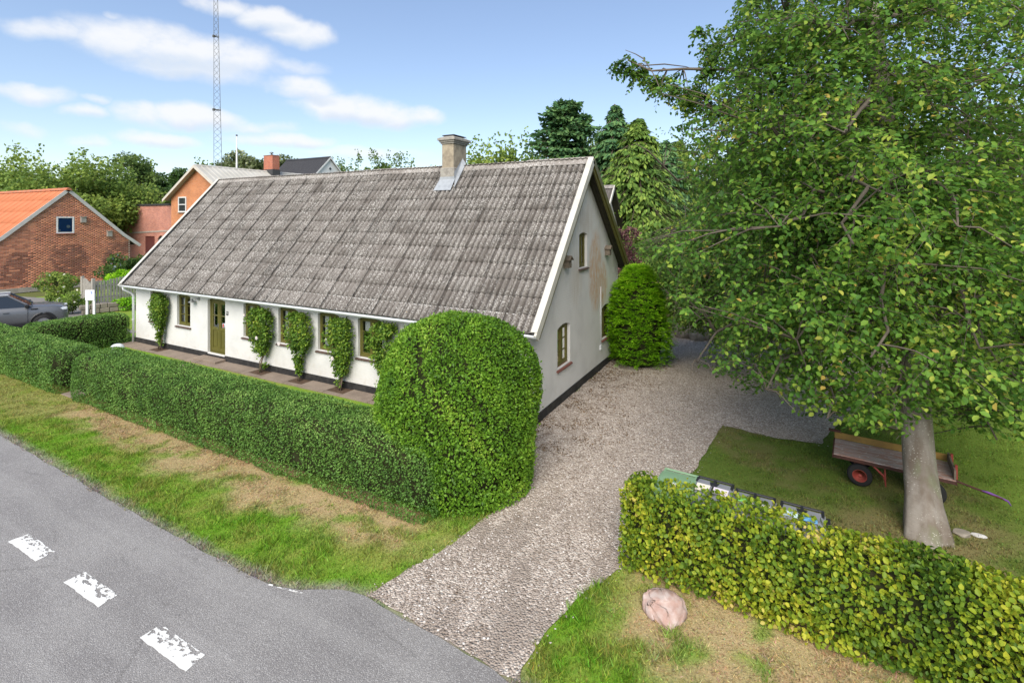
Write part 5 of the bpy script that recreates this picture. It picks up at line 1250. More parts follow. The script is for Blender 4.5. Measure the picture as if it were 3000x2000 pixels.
def build_barn():
    X = -39.69; YA, ZA = 6.05, 7.02; YR_, ZE = 10.3, 2.95; YL = 1.8; LEN = 14
    b = thing('brick_barn', 'red brick barn with bright orange corrugated roof and white verge', 'barn', (0, 0, 0))
    def rz_(y): return ZA-(y-YA)*(ZA-ZE)/(YR_-YA) if y > YA else ZA-(YA-y)*(ZA-ZE)/(YA-YL)
    mort = worn('lime_mortar', (.56, .46, .39), (.40, .33, .28), .95, 3, .7, .1, .3)
    out = [(YL+.35, 0), (YR_-.35, 0), (YR_-.35, rz_(YR_-.35)-.1), (YA, ZA-.1), (YL+.35, rz_(YL+.35)-.1)]
    win = [(5.42, 3.86), (6.42, 3.86), (6.42, 5.04), (5.42, 5.04)]
    wall_panel('gable_wall', out, [win], lambda u, v, w: (X-w, u, v), .35, mort, b)
    MB().box((X-LEN, YL+.35, 0), (X-.35, YL+.65, rz_(YL+.35)-.12)).build('side_wall', m_brick_tex('barn_brick', (.33, .12, .07), (.25, .09, .055), (.34, .26, .21)), b)
    MB().box((X-LEN, YR_-.65, 0), (X-.35, YR_-.35, rz_(YR_-.35)-.12)).build('side_wall', m_brick_tex('barn_brick', (.33, .12, .07), (.25, .09, .055), (.34, .26, .21)), b)
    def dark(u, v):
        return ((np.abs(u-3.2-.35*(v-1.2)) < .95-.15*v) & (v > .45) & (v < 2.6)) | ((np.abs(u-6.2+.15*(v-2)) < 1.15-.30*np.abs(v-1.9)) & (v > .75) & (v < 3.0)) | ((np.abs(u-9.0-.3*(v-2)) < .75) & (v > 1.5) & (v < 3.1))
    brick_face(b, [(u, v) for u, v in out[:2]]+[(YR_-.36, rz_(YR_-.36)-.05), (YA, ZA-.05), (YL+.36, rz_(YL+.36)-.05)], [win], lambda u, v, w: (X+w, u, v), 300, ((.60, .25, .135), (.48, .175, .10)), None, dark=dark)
    MB().box((X, YL+.3, -.05), (X+.07, YR_-.3, .28)).build('plinth', worn('rubble_plinth', (.42, .38, .32), (.28, .25, .21), .95, 2, .8, .1, .6), b)
    # window with blue blind
    w_ = simple_window(b, (X, 5.92, 3.86), PI/2, 1.0, 1.18, M_WPAINT, (1, 1), -.03, M_GLASS, .09, worn('barn_sill', (.30, .11, .07), None, .9, 5, .4, .1, .2))
    MB().box((-.42, .10, .10), (.42, .115, 1.08)).build('blind', worn('blue_blind', (.07, .20, .48), (.05, .15, .38), .7, 3, .4, .3, 0), w_)
    for (yy, zz, rr) in ((.20, .48, .11), (-.30, .22, .07)): MB().lathe([(rr, -.012), (rr, .002)], 14, (yy, .02+.045, zz), 1).build('paper_patch', M_WPAINT, w_)
    for (y, z) in ((6.93, 4.62), (8.55, 3.55)):
        p = empty('wall_box', b, (X, y, z)); MB().box((.0, -.15, 0), (.2, .15, .40)).build('casing', worn('grey_box', (.36, .33, .29), None, .8, 5, .4, .2, .2), p); MB().box((.0, -.18, .40), (.26, .18, .44)).build('lid', worn('grey_box', (.36, .33, .29), None, .8), p)
    # roof: street slope in corrugated sheets, other slope and verge boards
    mo = worn('orange_sheet', (.56, .19, .085), (.47, .155, .07), .6, 1.5, .6, .3, .1); roof = MB().add([(X-LEN, YL, ZE-.12), (X+.1, YL, ZE-.12), (X+.1, YA, ZA-.12), (X-LEN, YA, ZA-.12)], [(0, 1, 2, 3)]).add([(X-LEN, YR_, ZE-.12), (X+.1, YR_, ZE-.12), (X+.1, YA, ZA-.12), (X-LEN, YA, ZA-.12)], [(0, 1, 2, 3)]).build('roof', M_SOFFIT, b)
    for s, ye in ((-1, YL), (1, YR_)):
        E = Vector((0, ye, ZE)); R = Vector((0, YA, ZA)); v = (R-E); ln = v.length; v.normalize(); n = Vector((1, 0, 0)).cross(v); n = n if n.z > 0 else -n
        rows, cols = 5, 13; me = sheet_mesh('roof_sheet', 1.11, ln/rows+.10, 6, .02, .012, mo, 3); xs = 1 if s < 0 else -1
        ax = Matrix(((xs, 0, 0), (0, v.y, v.z), (0, n.y, n.z))).transposed()
        for r in range(rows):
            for c in range(cols):
                o = link('roof_sheet', me, roof); p = E+v*(ln/rows*r)+n*.02; p.x = X+.12-1.08*(c+(1 if s < 0 else 0)); o.matrix_local = Matrix.Translation(p) @ (ax @ Matrix.Rotation(-.016, 3, 'X')).to_4x4()
        # verge board with the slight kick at the eave
        for (a0, a1, dz) in ((-.06, .18, .0), (.18, 1.0, 0)):
            pa = E+v*(ln*a0); pb = E+v*(ln*a1)
            if a0 < 0: pa = pa+Vector((0, s*.10, .10))
            q = [pa-n*.16, pb-n*.16, pb+n*.06, pa+n*.06]; MB().add([(X+.10, k.y, k.z) for k in q]+[(X+.15, k.y, k.z) for k in q], FQ6).build('verge_board', worn('pale_verge', (.55, .53, .50), (.42, .40, .37), .7, 2, .6, .3, .1), b)
    mr = worn('ridge_tile', (.50, .17, .085), (.35, .20, .14), .85, 5, .8, .2, .3); tm = MB().prism([(YA-.2, ZA-.08), (YA-.1, ZA+.06), (YA, ZA+.10), (YA+.1, ZA+.06), (YA+.2, ZA-.08)], 0, .44, 0).mesh('ridge_tile', mr)
    for k in range(32):
        o = link('ridge_tile', tm, roof); o.location = (X+.10-.42*(k+1), 0, .012*(k % 2)); o.rotation_euler = (0, .02, 0)
build_barn()

def build_brick_house():
    mb_ = m_brick_tex('orange_brick', (.56, .205, .075), (.46, .155, .06), (.46, .36, .26), .30, .10)
    mred = m_brick_tex('red_brick', (.47, .17, .11), (.36, .12, .085), (.62, .50, .43), .34, .115)
    h = thing('brick_house', 'two storey orange brick house with pale roof and brick chimney', 'house')
    ap = D2(490, 383, 58); ea = D2(392, 447, 58); yf = ap[1]-1.6; xa, za = ap[0], ap[2]; hw = 5.6; ze = za-3.35
    # gable faces the road; ridge runs back
    LEN = 21
    wall_panel('gable_wall', [(xa-hw, -.1), (xa+hw, -.1), (xa+hw, ze), (xa, za-.25), (xa-hw, ze)], [], lambda u, v, w: (u, yf+w, v), .3, mb_, h)
    MB().box((xa-hw, yf+.3, -.1), (xa-hw+.3, yf+LEN, ze)).build('side_wall', mb_, h); MB().box((xa+hw-.3, yf+.3, -.1), (xa+hw, yf+LEN, ze)).build('side_wall', mb_, h)
    mp = worn('pale_sheet', (.50, .48, .43), (.38, .36, .31), .85, .6, .7, .2, .2); e = .7; roof = MB()
    kz = (za-ze)/hw
    for s in (-1, 1):
        q = [(xa, za), (xa+s*(hw+e), ze-kz*e), (xa+s*(hw+e), ze-kz*e-.12), (xa, za-.12)]
        roof.add([(x, yf-.6, z) for x, z in q]+[(x, yf+LEN, z) for x, z in q], FQ6)
    ro = roof.build('roof', mp, h)
    me = MB()
    for k in range(52): pass
    seam = MB().tube([(xa, 0, za+.01), (xa+hw+e, 0, ze-kz*e+.01)], .05, 4, False).mesh('roof_rib', mp)
    for k in range(34): o = link('roof_rib', seam, ro); o.location = (0, yf-.5+k*.62, 0)
    cap = MB().prism([(xa-.22, za-.10), (xa, za+.10), (xa+.22, za-.10)], 0, .50, 1).mesh('ridge_cap', mp)
    for k in range(42): o = link('ridge_cap', cap, ro); o.location = (0, yf-.6+k*.51, .02*(k % 2))
    for s in (-1, 1):
        q = [(xa, za+.03), (xa+s*(hw+e), ze-kz*e+.03), (xa+s*(hw+e), ze-kz*e-.30), (xa, za-.30)]
        MB().add([(x, yf-.66, z) for x, z in q]+[(x, yf-.605, z) for x, z in q], FQ6).build('verge_board', worn('pale_fascia', (.58, .54, .47), (.46, .42, .36), .7, 2, .5, .3, .1), h)
    wl = wy_pt(524.1, 621.6, yf); wr = wy_pt(546.9, 576.6, yf)
    simple_window(h, ((wl[0]+wr[0])/2, yf, wl[2]), 0, wr[0]-wl[0], wr[2]-wl[2], M_WPAINT, (1, 2), -.10, M_DKGLASS, .12, worn('stone_sill', (.38, .32, .26), None, .8))
    c0 = D2(628, 376, 66); cz = za
    ch = empty('chimney', h); cx, cy = xa+.2, yf+9.0
    MB().box((cx-.85, cy-.5, za-.4), (cx+.85, cy+.5, za+2.0)).build('stack', m_brick_tex('chimney_brick', (.48, .14, .07), (.36, .10, .06), (.42, .30, .24), .26, .09), ch)
    MB().box((cx-.90, cy-.55, za-.5), (cx+.95, cy+.55, za+.25)).build('flashing', worn('dark_slate', (.06, .06, .062), None, .7), ch)
    MB().box((cx-.88, cy-.53, za+2.0), (cx+.88, cy+.53, za+2.08)).build('cornice', worn('chimney_top', (.25, .13, .09), None, .9), ch)
    MB().lathe([(.10, za+2.08), (.10, za+2.35), (.26, za+2.36), (.22, za+2.48), (.03, za+2.55)], 10, (cx, cy, 0)).build('cowl', worn('zinc_cowl', (.16, .18, .18), None, .5, 5, .4, .5, 0, .4), ch)
    # flat roofed brick wing to the left
    w = thing('brick_wing', 'flat roofed red brick wing with maroon door between barn and brick house', 'building')
    yw = yf+.3; tl = wy_pt(255, 607, yw); tr_ = wy_pt(507, 601.5, yw); x0, x1 = tl[0]-9, xa-hw-.0; zt = tr_[2]
    b1 = wy_pt(640*.2679+200, 560+465*.2679, yw); 
    wn = (wy_pt(323.2, 659, yw), wy_pt(354, 643, yw)); dr = (wy_pt(425, 750, yw), wy_pt(453, 692.6, yw)); aw = (wy_pt(462, 730, yw), wy_pt(481, 690, yw))
    hol = [arch_poly(wn[0][0], wn[1][0], wn[0][2], wn[1][2], .25), [(dr[0][0], -.09), (dr[1][0], -.09), (dr[1][0], dr[1][2]), (dr[0][0], dr[1][2])], arch_poly(aw[0][0], aw[1][0], aw[0][2], aw[1][2], .45)]
    wall_panel('wall', [(x0, -.1), (x1, -.1), (x1, zt), (x0, zt)], hol, lambda u, v, q: (u, yw+q, v), .3, mred, w)
    MB().box((x0-.1, yw-.10, zt+.0), (x1-.02, yw+9, zt+.22)).build('flat_roof', worn('roof_felt', (.035, .035, .037), (.06, .06, .058), .8, 2, .5, .3, .2), w)
    MB().add([(wy_pt(340, 686.5, yw)[0], yw-.05, wy_pt(340, 687, yw)[2]), (x1-.02, yw-.05, wy_pt(505, 677, yw)[2]), (x1-.02, yw-.05, wy_pt(505, 673, yw)[2]), (wy_pt(340, 683, yw)[0], yw-.05, wy_pt(340, 682.5, yw)[2]),
              (wy_pt(340, 686.5, yw)[0], yw, wy_pt(340, 687, yw)[2]), (x1-.02, yw, wy_pt(505, 677, yw)[2]), (x1-.02, yw, wy_pt(505, 673, yw)[2]), (wy_pt(340, 683, yw)[0], yw, wy_pt(340, 682.5, yw)[2])], FQ6).build('concrete_band', worn('band_concrete', (.40, .35, .30), None, .9, 3, .5, .2, .2), w)
    simple_window(w, ((wn[0][0]+wn[1][0])/2, yw+.1, wn[0][2]), 0, wn[1][0]-wn[0][0]-.02, wn[1][2]-wn[0][2], worn('iron_bars', (.30, .28, .26), None, .7), (4, 2), .0, M_DKGLASS, .10, worn('stone_sill', (.38, .32, .26), None, .8))
    MB().box((dr[0][0]+.02, yw+.08, -.05), (dr[1][0]-.02, yw+.14, dr[1][2]-.02)).build('door', worn('maroon_paint', (.13, .032, .028), (.10, .026, .024), .5, 2, .5, .4, .1), w)
    simple_window(w, ((aw[0][0]+aw[1][0])/2, yw+.1, aw[0][2]), 0, aw[1][0]-aw[0][0]-.02, aw[1][2]-aw[0][2], worn('iron_bars', (.30, .28, .26), None, .7), (2, 3), .0, M_DKGLASS, .07)
def wy_pt(x, y, Y):
    d = ray(x, y); return CAM+d*((Y-CAM[1])/d[1])
build_brick_house()

def build_far_things():
    # white gabled house with black roof
    h = thing('black_roof_house', 'white gabled house with black tiled roof beyond the brick house', 'house'); ap = D2(757, 361, 86); xa, ya, za = ap; hw = 4.7; ze = za-4.6; LEN = 11; wm = worn('far_white', (.74, .74, .72), (.62, .62, .60), .8, 1, .4, .2, 0); rm = worn('black_tile', (.040, .040, .044), (.065, .062, .065), .55, 3, .6, .4, .2)
    wall_panel('gable_wall', [(ya-hw, -.1), (ya+hw, -.1), (ya+hw, ze), (ya, za-.2), (ya-hw, ze)], [], lambda u, v, w: (xa-w, u, v), .3, wm, h)
    MB().box((xa-LEN, ya-hw, -.1), (xa-.3, ya-hw+.3, ze)).build('side_wall', wm, h); MB().box((xa-LEN, ya+hw-.3, -.1), (xa-.3, ya+hw, ze)).build('side_wall', wm, h)
    k = (za-ze)/hw; roof = MB()
    for s in (-1, 1):
        q = [(ya, za), (ya+s*(hw+.4), ze-k*.4), (ya+s*(hw+.4), ze-k*.4-.12), (ya, za-.12)]; roof.add([(xa+.25, y, z) for y, z in q]+[(xa-LEN, y, z) for y, z in q], FQ6)
    ro = roof.build('roof', rm, h); rib = MB().tube([(0, ya, za+.02), (0, ya-hw-.4, ze-k*.4+.02)], .05, 4, False).mesh('roof_rib', rm)
    for i in range(30): o = link('roof_rib', rib, ro); o.location = (xa+.15-i*.37, 0, 0)
    MB().prism([(ya-.25, za-.1), (ya, za+.14), (ya+.25, za-.1)], xa-LEN, xa+.27, 0).build('ridge', rm, ro)
    for s in (-1, 1):
        q = [(ya, za+.02), (ya+s*(hw+.4), ze-k*.4+.02), (ya+s*(hw+.4), ze-k*.4-.28), (ya, za-.28)]; MB().add([(xa+.26, y, z) for y, z in q]+[(xa+.31, y, z) for y, z in q], FQ6).build('verge_board', wm, h)
    w = empty('window', h, (xa, ya+.1, za-2.0)); MB().prism([(-.42, 0), (0, -.42), (.42, 0), (0, .42)], .0, .05, 0).build('frame', wm, w); MB().prism([(-.30, 0), (0, -.30), (.30, 0), (0, .30)], .05, .07, 0).build('pane', M_DKGLASS, w)
    # small white outbuilding behind the farmhouse
    o_ = thing('white_outbuilding', 'small white gabled outbuilding behind the back corner of the farmhouse', 'building'); ap = D2(1411, 428, 27.5); xa, ya, za = ap; hw = 3.1; ze = za-3.6; LEN = 7; k = (za-ze)/hw
    wall_panel('gable_wall', [(ya-hw, -.1), (ya+hw, -.1), (ya+hw, ze), (ya, za-.2), (ya-hw, ze)], [], lambda u, v, w: (xa-.35-w, u, v), .3, M_WHITE, o_)
    MB().box((xa-LEN, ya-hw, -.1), (xa-.65, ya-hw+.3, ze)).build('side_wall', M_WHITE, o_); MB().box((xa-LEN, ya+hw-.3, -.1), (xa-.65, ya+hw, ze)).build('side_wall', M_WHITE, o_)
    sm = m_sheet('dark_sheet', .55, .4); roof = MB()
    for s in (-1, 1):
        q = [(ya, za), (ya+s*(hw+.3), ze-k*.3), (ya+s*(hw+.3), ze-k*.3-.06), (ya, za-.06)]; roof.add([(xa, y, z) for y, z in q]+[(xa-LEN, y, z) for y, z in q], FQ6)
    ro = roof.build('roof', sm, o_); rib = MB().tube([(0, ya, za), (0, ya-hw-.3, ze-k*.3)], .035, 5, False).mesh('roof_wave', sm)
    for i in range(34): q = link('roof_wave', rib, ro); q.location = (xa-.15-i*.17, 0, .0)
    MB().prism([(ya-.2, za-.12), (ya, za+.08), (ya+.2, za-.12)], xa-LEN, xa-.02, 0).build('ridge', m_sheet('ridge_lichen'), ro)
    for s in (-1, 1):
        q = [(ya, za+.06), (ya+s*(hw+.3), ze-k*.3+.06), (ya+s*(hw+.3), ze-k*.3-.16), (ya, za-.16)]; MB().add([(xa-.03, y, z) for y, z in q]+[(xa+.03, y, z) for y, z in q], FQ6).build('verge_board', M_CREAM if s < 0 else M_SOFFIT, o_)
        q = [(ya, za-.07), (ya+s*(hw+.3), ze-k*.3-.07), (ya+s*(hw+.3), ze-k*.3-.10), (ya, za-.10)]; MB().add([(xa-.35, y, z) for y, z in q]+[(xa-.04, y, z) for y, z in q], FQ6).build('soffit_board', M_SOFFIT, o_)
    # lattice mast
    mm = worn('galvanised_steel', (.13, .13, .12), (.10, .10, .09), .7, 1, .4, .2, 0, 0); a = at(626.5, 500, 92); b = at(650, 500, 92); t = thing('lattice_mast', 'tall grey lattice radio mast behind the brick house', 'mast', (a[0], a[1], -.09))
    base = np.array([a[0], a[1], 0]); dx = (b-a)[:2]; wd0 = np.linalg.norm(dx); ux = np.array([dx[0]/wd0, dx[1]/wd0, 0]); uy = np.array([-ux[1], ux[0], 0]); H = 70.0
    def legs(z):
        w = wd0*max(.30, 1.245-.0169*z); return [np.zeros(3)+np.array([0, 0, z]), ux*w+np.array([0, 0, z]), ux*w*.5+uy*w*.86+np.array([0, 0, z])]
    for i in range(3): MB().tube([tuple(legs(z)[i]) for z in np.linspace(0, H, 12)], .042, 6).build('leg', mm, t)
    br = MB(); z = 0; step = 1.15
    while z < H-step:
        A, B = legs(z), legs(z+step)
        for i in range(3): j = (i+1) % 3; br.tube([tuple(A[i]), tuple(B[j])], .016, 3, False).tube([tuple(A[j]), tuple(B[i])], .016, 3, False)
        z += step
    br.build('bracing', mm, t)
    for px_y in (105, 320):
        z = at(640, px_y, 92)[2]; A = legs(z); p = MB()
        for i in range(3): j = (i+1) % 3; p.tube([tuple(A[i]), tuple(A[j])], .07, 5)
        p.box((A[0][0]-.18, A[0][1]-.18, z-.2), (A[0][0]+.18, A[0][1]+.18, z+.2)).build('collar', mm, t)
    # flagpole
    f = at(693.5, 397, 64); fp = thing('flagpole', 'thin white flagpole standing behind the brick house', 'flagpole', (f[0], f[1], -.09)); MB().lathe([(.14, 0), (.11, f[2]*.75), (.05, f[2])], 8).build('pole', M_WPAINT, fp, True); MB().lathe([(.03, f[2]), (.13, f[2]+.05), (.12, f[2]+.16), (.02, f[2]+.2)], 8).build('finial', worn('dark_slate', (.06, .06, .062), None, .7), fp)
build_far_things()

# ================================================================== YARD THINGS ON THE LEFT
def build_fence():
    mw = worn('silver_wood', (.40, .375, .325), (.28, .26, .225), .9, 6, .8, .15, .4); corner = np.array([-29.2, 3.3]); left = corner+np.array([-1.9, .25]); right = corner+np.array([-.45, 3.1])
    f = thing('picket_fence', 'weathered grey picket fence with curved top beside the house corner', 'fence', (corner[0], corner[1], 0))
    def panel(a, b, n, curve):
        d = (b-a); L = np.linalg.norm(d); d = d/L; ang = math.atan2(d[1], d[0]); o = empty('fence_panel', f, (a[0]-corner[0], a[1]-corner[1], 0), ang)
        for z in (.35, 1.0): MB().box((0, .012, z), (L, .05, z+.08)).build('rail', mw, o)
        for k in range(n):
            x = L*(k+.5)/n; hgt = curve((k+.5)/n)+random.uniform(-.012, .012); pk = MB().box((x-.055, -.014, .08), (x+.055, .010, hgt)).build('picket', mw, o); pk.rotation_euler = (0, random.uniform(-.012, .012), 0)
    panel(left, corner, 11, lambda u: 1.28+.16*math.cos((u-.25)*PI*1.3)); panel(corner, right, 19, lambda u: 1.20+.30*math.sin(u*PI*.75))
    for q in (corner, left, right): MB().box((q[0]-corner[0]-.075, q[1]-corner[1]-.075, 0), (q[0]-corner[0]+.075, q[1]-corner[1]+.075, 1.52)).build('post', mw, f, bevel=.01)
    # low stone wall
    ms = worn('field_stone', (.27, .235, .195), (.17, .15, .125), .95, 5, .8, .15, .7); a = np.array([-26.5, 1.7]); b = np.array([-25.6, 5.2]); d = b-a; L = np.linalg.norm(d); ang = math.atan2(d[1], d[0])
    w = thing('low_wall', 'low rough stone wall in front of the picket fence', 'wall', (a[0], a[1], 0), ang)
    for row in range(2):
        x = -.1*row
        while x < L:
            sl = random.uniform(.28, .5); z0 = row*.24; st = MB().box((x+.008, -.16+random.uniform(-.02, .02), z0), (x+sl-.008, .16, z0+.235+random.uniform(-.015, .01))).build('stone', ms, w, bevel=.03); x += sl
build_fence()
def build_sign():
    m = worn('sign_white', (.78, .78, .77), (.68, .68, .67), .4, 3, .3, .4, 0); p = at(265.6, 864, 22.3); ang = YAW+.05
    t = thing('garden_sign', 'white sign board with blue triangle on two white posts behind the hedge', 'sign', (p[0], p[1], 0), ang); zc = p[2]
    for s in (-1, 1): MB().box((s*.15-.045, -.03, 0), (s*.15+.045, .03, zc+.05)).build('post', m, t, bevel=.005)
    MB().box((-.20, -.052, zc-.23), (.20, -.032, zc+.23)).build('board', m, t, bevel=.006)
    MB().add([(0.02, -.0545, zc+.15), (.11, -.0545, zc+.17), (.11, -.0545, zc-.02)], [(0, 1, 2)]).build('triangle', worn('sign_blue', (.30, .38, .62), None, .4, 3, .2, .4, 0), t)
    for z in (-.10, -.135): MB().box((-.10, -.0548, zc+z), (.10, -.053, zc+z+.010)).build('text_line', worn('sign_grey', (.60, .62, .68), None, .5, 3, .2, .3, 0), t)
build_sign()
def build_tub():
    t = thing('white_tub', 'white rounded top of a tub peeking over the front hedge near the gap', 'tub', (-15.1, -1.75, 0)); m = worn('white_plastic', (.74, .76, .77), (.64, .66, .67), .4, 4, .3, .4, 0)
    MB().lathe([(.15, 0), (.18, .30), (.19, .40), (.205, .41), (.205, .44)], 20).build('body', m, t, True); MB().lathe([(.21, .44), (.205, .48), (.17, .56), (.10, .60), (.01, .615)], 20).build('lid', m, t, True)
build_tub()

def build_car():
    """compact grey SUV; local x forward, y to its left, z up, origin on the ground under the front axle middle"""
    fr = at(196, 905, 23.0); hd = np.array([.35, .94]); ang = math.atan2(hd[1], hd[0]); org = fr[:2]-hd*.78-np.array([hd[1], -hd[0]])*.60
    t = thing('parked_car', 'grey compact SUV parked in the yard behind the left hedge', 'car', (org[0], org[1], 0), ang)
    def fp(nt, b): setb(b, (.15, .155, .165), .38, .45, .35); b.inputs['Coat Weight'].default_value = .35; b.inputs['Coat Roughness'].default_value = .06
    paint = mat('grey_car_paint', fp); blk = worn('black_trim', (.018, .018, .02), None, .5, 6, .3, .4, 0); gl = mat('car_glass', lambda nt, b: setb(b, (.02, .025, .03), .04, .8)); wb = .0
    # body sections: (x, half width, z bottom, z belt); wheelbase 2.5, front wheels at x = 0
    W = .885
    prof = [(.83, .52, .42, .62), (.78, .74, .30, .86), (.60, .82, .26, .96), (.30, .86, .25, 1.02), (-.35, W, .25, 1.06), (-.60, W, .25, 1.08), (-2.3, W, .25, 1.12), (-3.0, .86, .27, 1.12), (-3.28, .80, .32, 1.05), (-3.34, .66, .42, .92)]
    V = []; F = []; K = 10
    for (x, hw, z0, z1) in prof:
        sec = [(-hw*.86, z0), (-hw*.97, z0+.06), (-hw, z0+(z1-z0)*.45), (-hw*.985, z0+(z1-z0)*.72), (-hw*.93, z1-.03), (-hw*.80, z1+.012), (hw*.80, z1+.012), (hw*.93, z1-.03), (hw*.985, z0+(z1-z0)*.72), (hw, z0+(z1-z0)*.45), (hw*.97, z0+.06), (hw*.86, z0)]
        V += [(x, y, z) for y, z in sec]
    K = 12
    for i in range(len(prof)-1):
        for k in range(K):
            a = i*K+k; b = i*K+(k+1) % K; F.append([a, b, b+K, a+K])
    F.append(list(range(K))); F.append([(len(prof)-1)*K+k for k in range(K)])
    mb = MB(); mb.v = V; mb.f = F; body = mb.build('body', paint, t, True)
    # greenhouse: glass volume with painted roof and pillars
    gz = [(-.38, .76, 1.07), (-1.12, .62, 1.58), (-2.55, .62, 1.60), (-3.05, .70, 1.10)]
    gb = MB(); vs = []
    lower = [(-.38, .80, 1.065), (-3.18, .78, 1.10)]; upper = [(-1.10, .61, 1.565), (-2.72, .60, 1.58)]
    vs = [(-.38, -.80, 1.06), (-.38, .80, 1.06), (-3.18, .78, 1.10), (-3.18, -.78, 1.10), (-1.12, -.62, 1.56), (-1.12, .62, 1.56), (-2.80, .60, 1.57), (-2.80, -.60, 1.57)]
    gb.add(vs, [(0, 1, 5, 4), (1, 2, 6, 5), (2, 3, 7, 6), (3, 0, 4, 7)]).build('windows', gl, t)
    MB().box((-2.82, -.625, 1.555), (-1.08, .625, 1.615)).build('roof', blk if False else paint, t, bevel=.03)
    def strip(a, b, w, name, m, off=.012):
        a = Vector(a); b = Vector(b); MB().tube([a, b], w, 6).build(name, m, t)
    for s in (-1, 1):
        strip((-.40, s*.80, 1.07), (-1.12, s*.62, 1.575), .035, 'pillar', paint); strip((-1.50, s*.805, 1.08), (-1.62, s*.62, 1.575), .035, 'pillar', blk); strip((-2.45, s*.80, 1.10), (-2.40, s*.61, 1.58), .03, 'pillar', blk); strip((-3.16, s*.78, 1.11), (-2.80, s*.60, 1.58), .05, 'pillar', paint)
        strip((-1.12, s*.55, 1.635), (-2.7, s*.54, 1.64), .018, 'roof_rail', M_GUT)
        MB().box((-.60, s*.88-.09, 1.06), (-.46, s*.88+.09, 1.19)).build('mirror', blk, t, bevel=.03)
        for x in (-1.28, -2.30): MB().box((x, s*(W+.012)-.014, .88), (x+.20, s*(W+.012)+.014, .915)).build('door_handle', paint, t, bevel=.008)
        for x in (-.50, -1.52, -2.40): MB().box((x-.006, s*(W+.001)-.004, .34), (x+.006, s*(W+.001)+.004, 1.06)).build('door_gap', blk, t)
        MB().box((-2.05, s*(W*.985)-.03, .24), (-.42, s*(W*.985)+.03, .40)).build('side_sill', blk, t, bevel=.015)
        MB().box((-.40, s*.86-.012, .945), (-.18, s*.86+.012, .985)).build('fender_vent', blk, t)
        MB().box((.52, s*.66-.12, .80), (.80, s*.66+.12, .92)).build('headlight', worn('lamp_glass', (.60, .64, .68), None, .12, 5, .2, .7, 0), t, bevel=.03)
        for x in (0.0, -2.5):
            ar = MB(); aa = np.linspace(-.15, PI+.15, 17); ar.tube([(x+.42*math.cos(q), s*.865, .34+.42*math.sin(q)) for q in aa], .045, 5).build('wheel_arch', blk, t)
            MB().lathe([(.385, -.02), (.385, .02)], 20, (x, s*.868, .345), 1).build('arch_recess', worn('tyre_black', (.02, .02, .021), (.035, .034, .033), .85, 6, .5, .2, .2), t)
            w = empty('wheel', t, (x, s*.86, .34)); MB().lathe([(.21, -.11), (.32, -.10), (.34, -.05), (.34, .05), (.32, .10), (.21, .11)], 24, axis=1, cap=False).build('tyre', worn('tyre_black', (.02, .02, .021), (.035, .034, .033), .85, 6, .5, .2, .2), w, True)
            rim = MB().lathe([(.215, .10*s), (.20, .095*s), (.195, .06*s)], 20, axis=1)
            for k in range(5):
                q = 2*PI*k/5; c_, s_ = math.cos(q), math.sin(q); rim.add([(c_*.03-s_*.035, s*.10, s_*.03+c_*.035), (c_*.20-s_*.05, s*.105, s_*.20+c_*.05), (c_*.20+s_*.05, s*.105, s_*.20-c_*.05), (c_*.03+s_*.035, s*.10, s_*.03-c_*.035)], [(0, 1, 2, 3)])
            rim.build('rim', worn('alloy', (.45, .46, .47), None, .35, 5, .3, .5, 0, .8), w)
    MB().box((.62, -.52, .50), (.815, .52, .72)).build('grille', blk, t, bevel=.02)
    for s in (-.35, .35): strip((-.36, s-.25, 1.085), (-.42, s+.28, 1.10), .012, 'wiper', blk)
build_car()

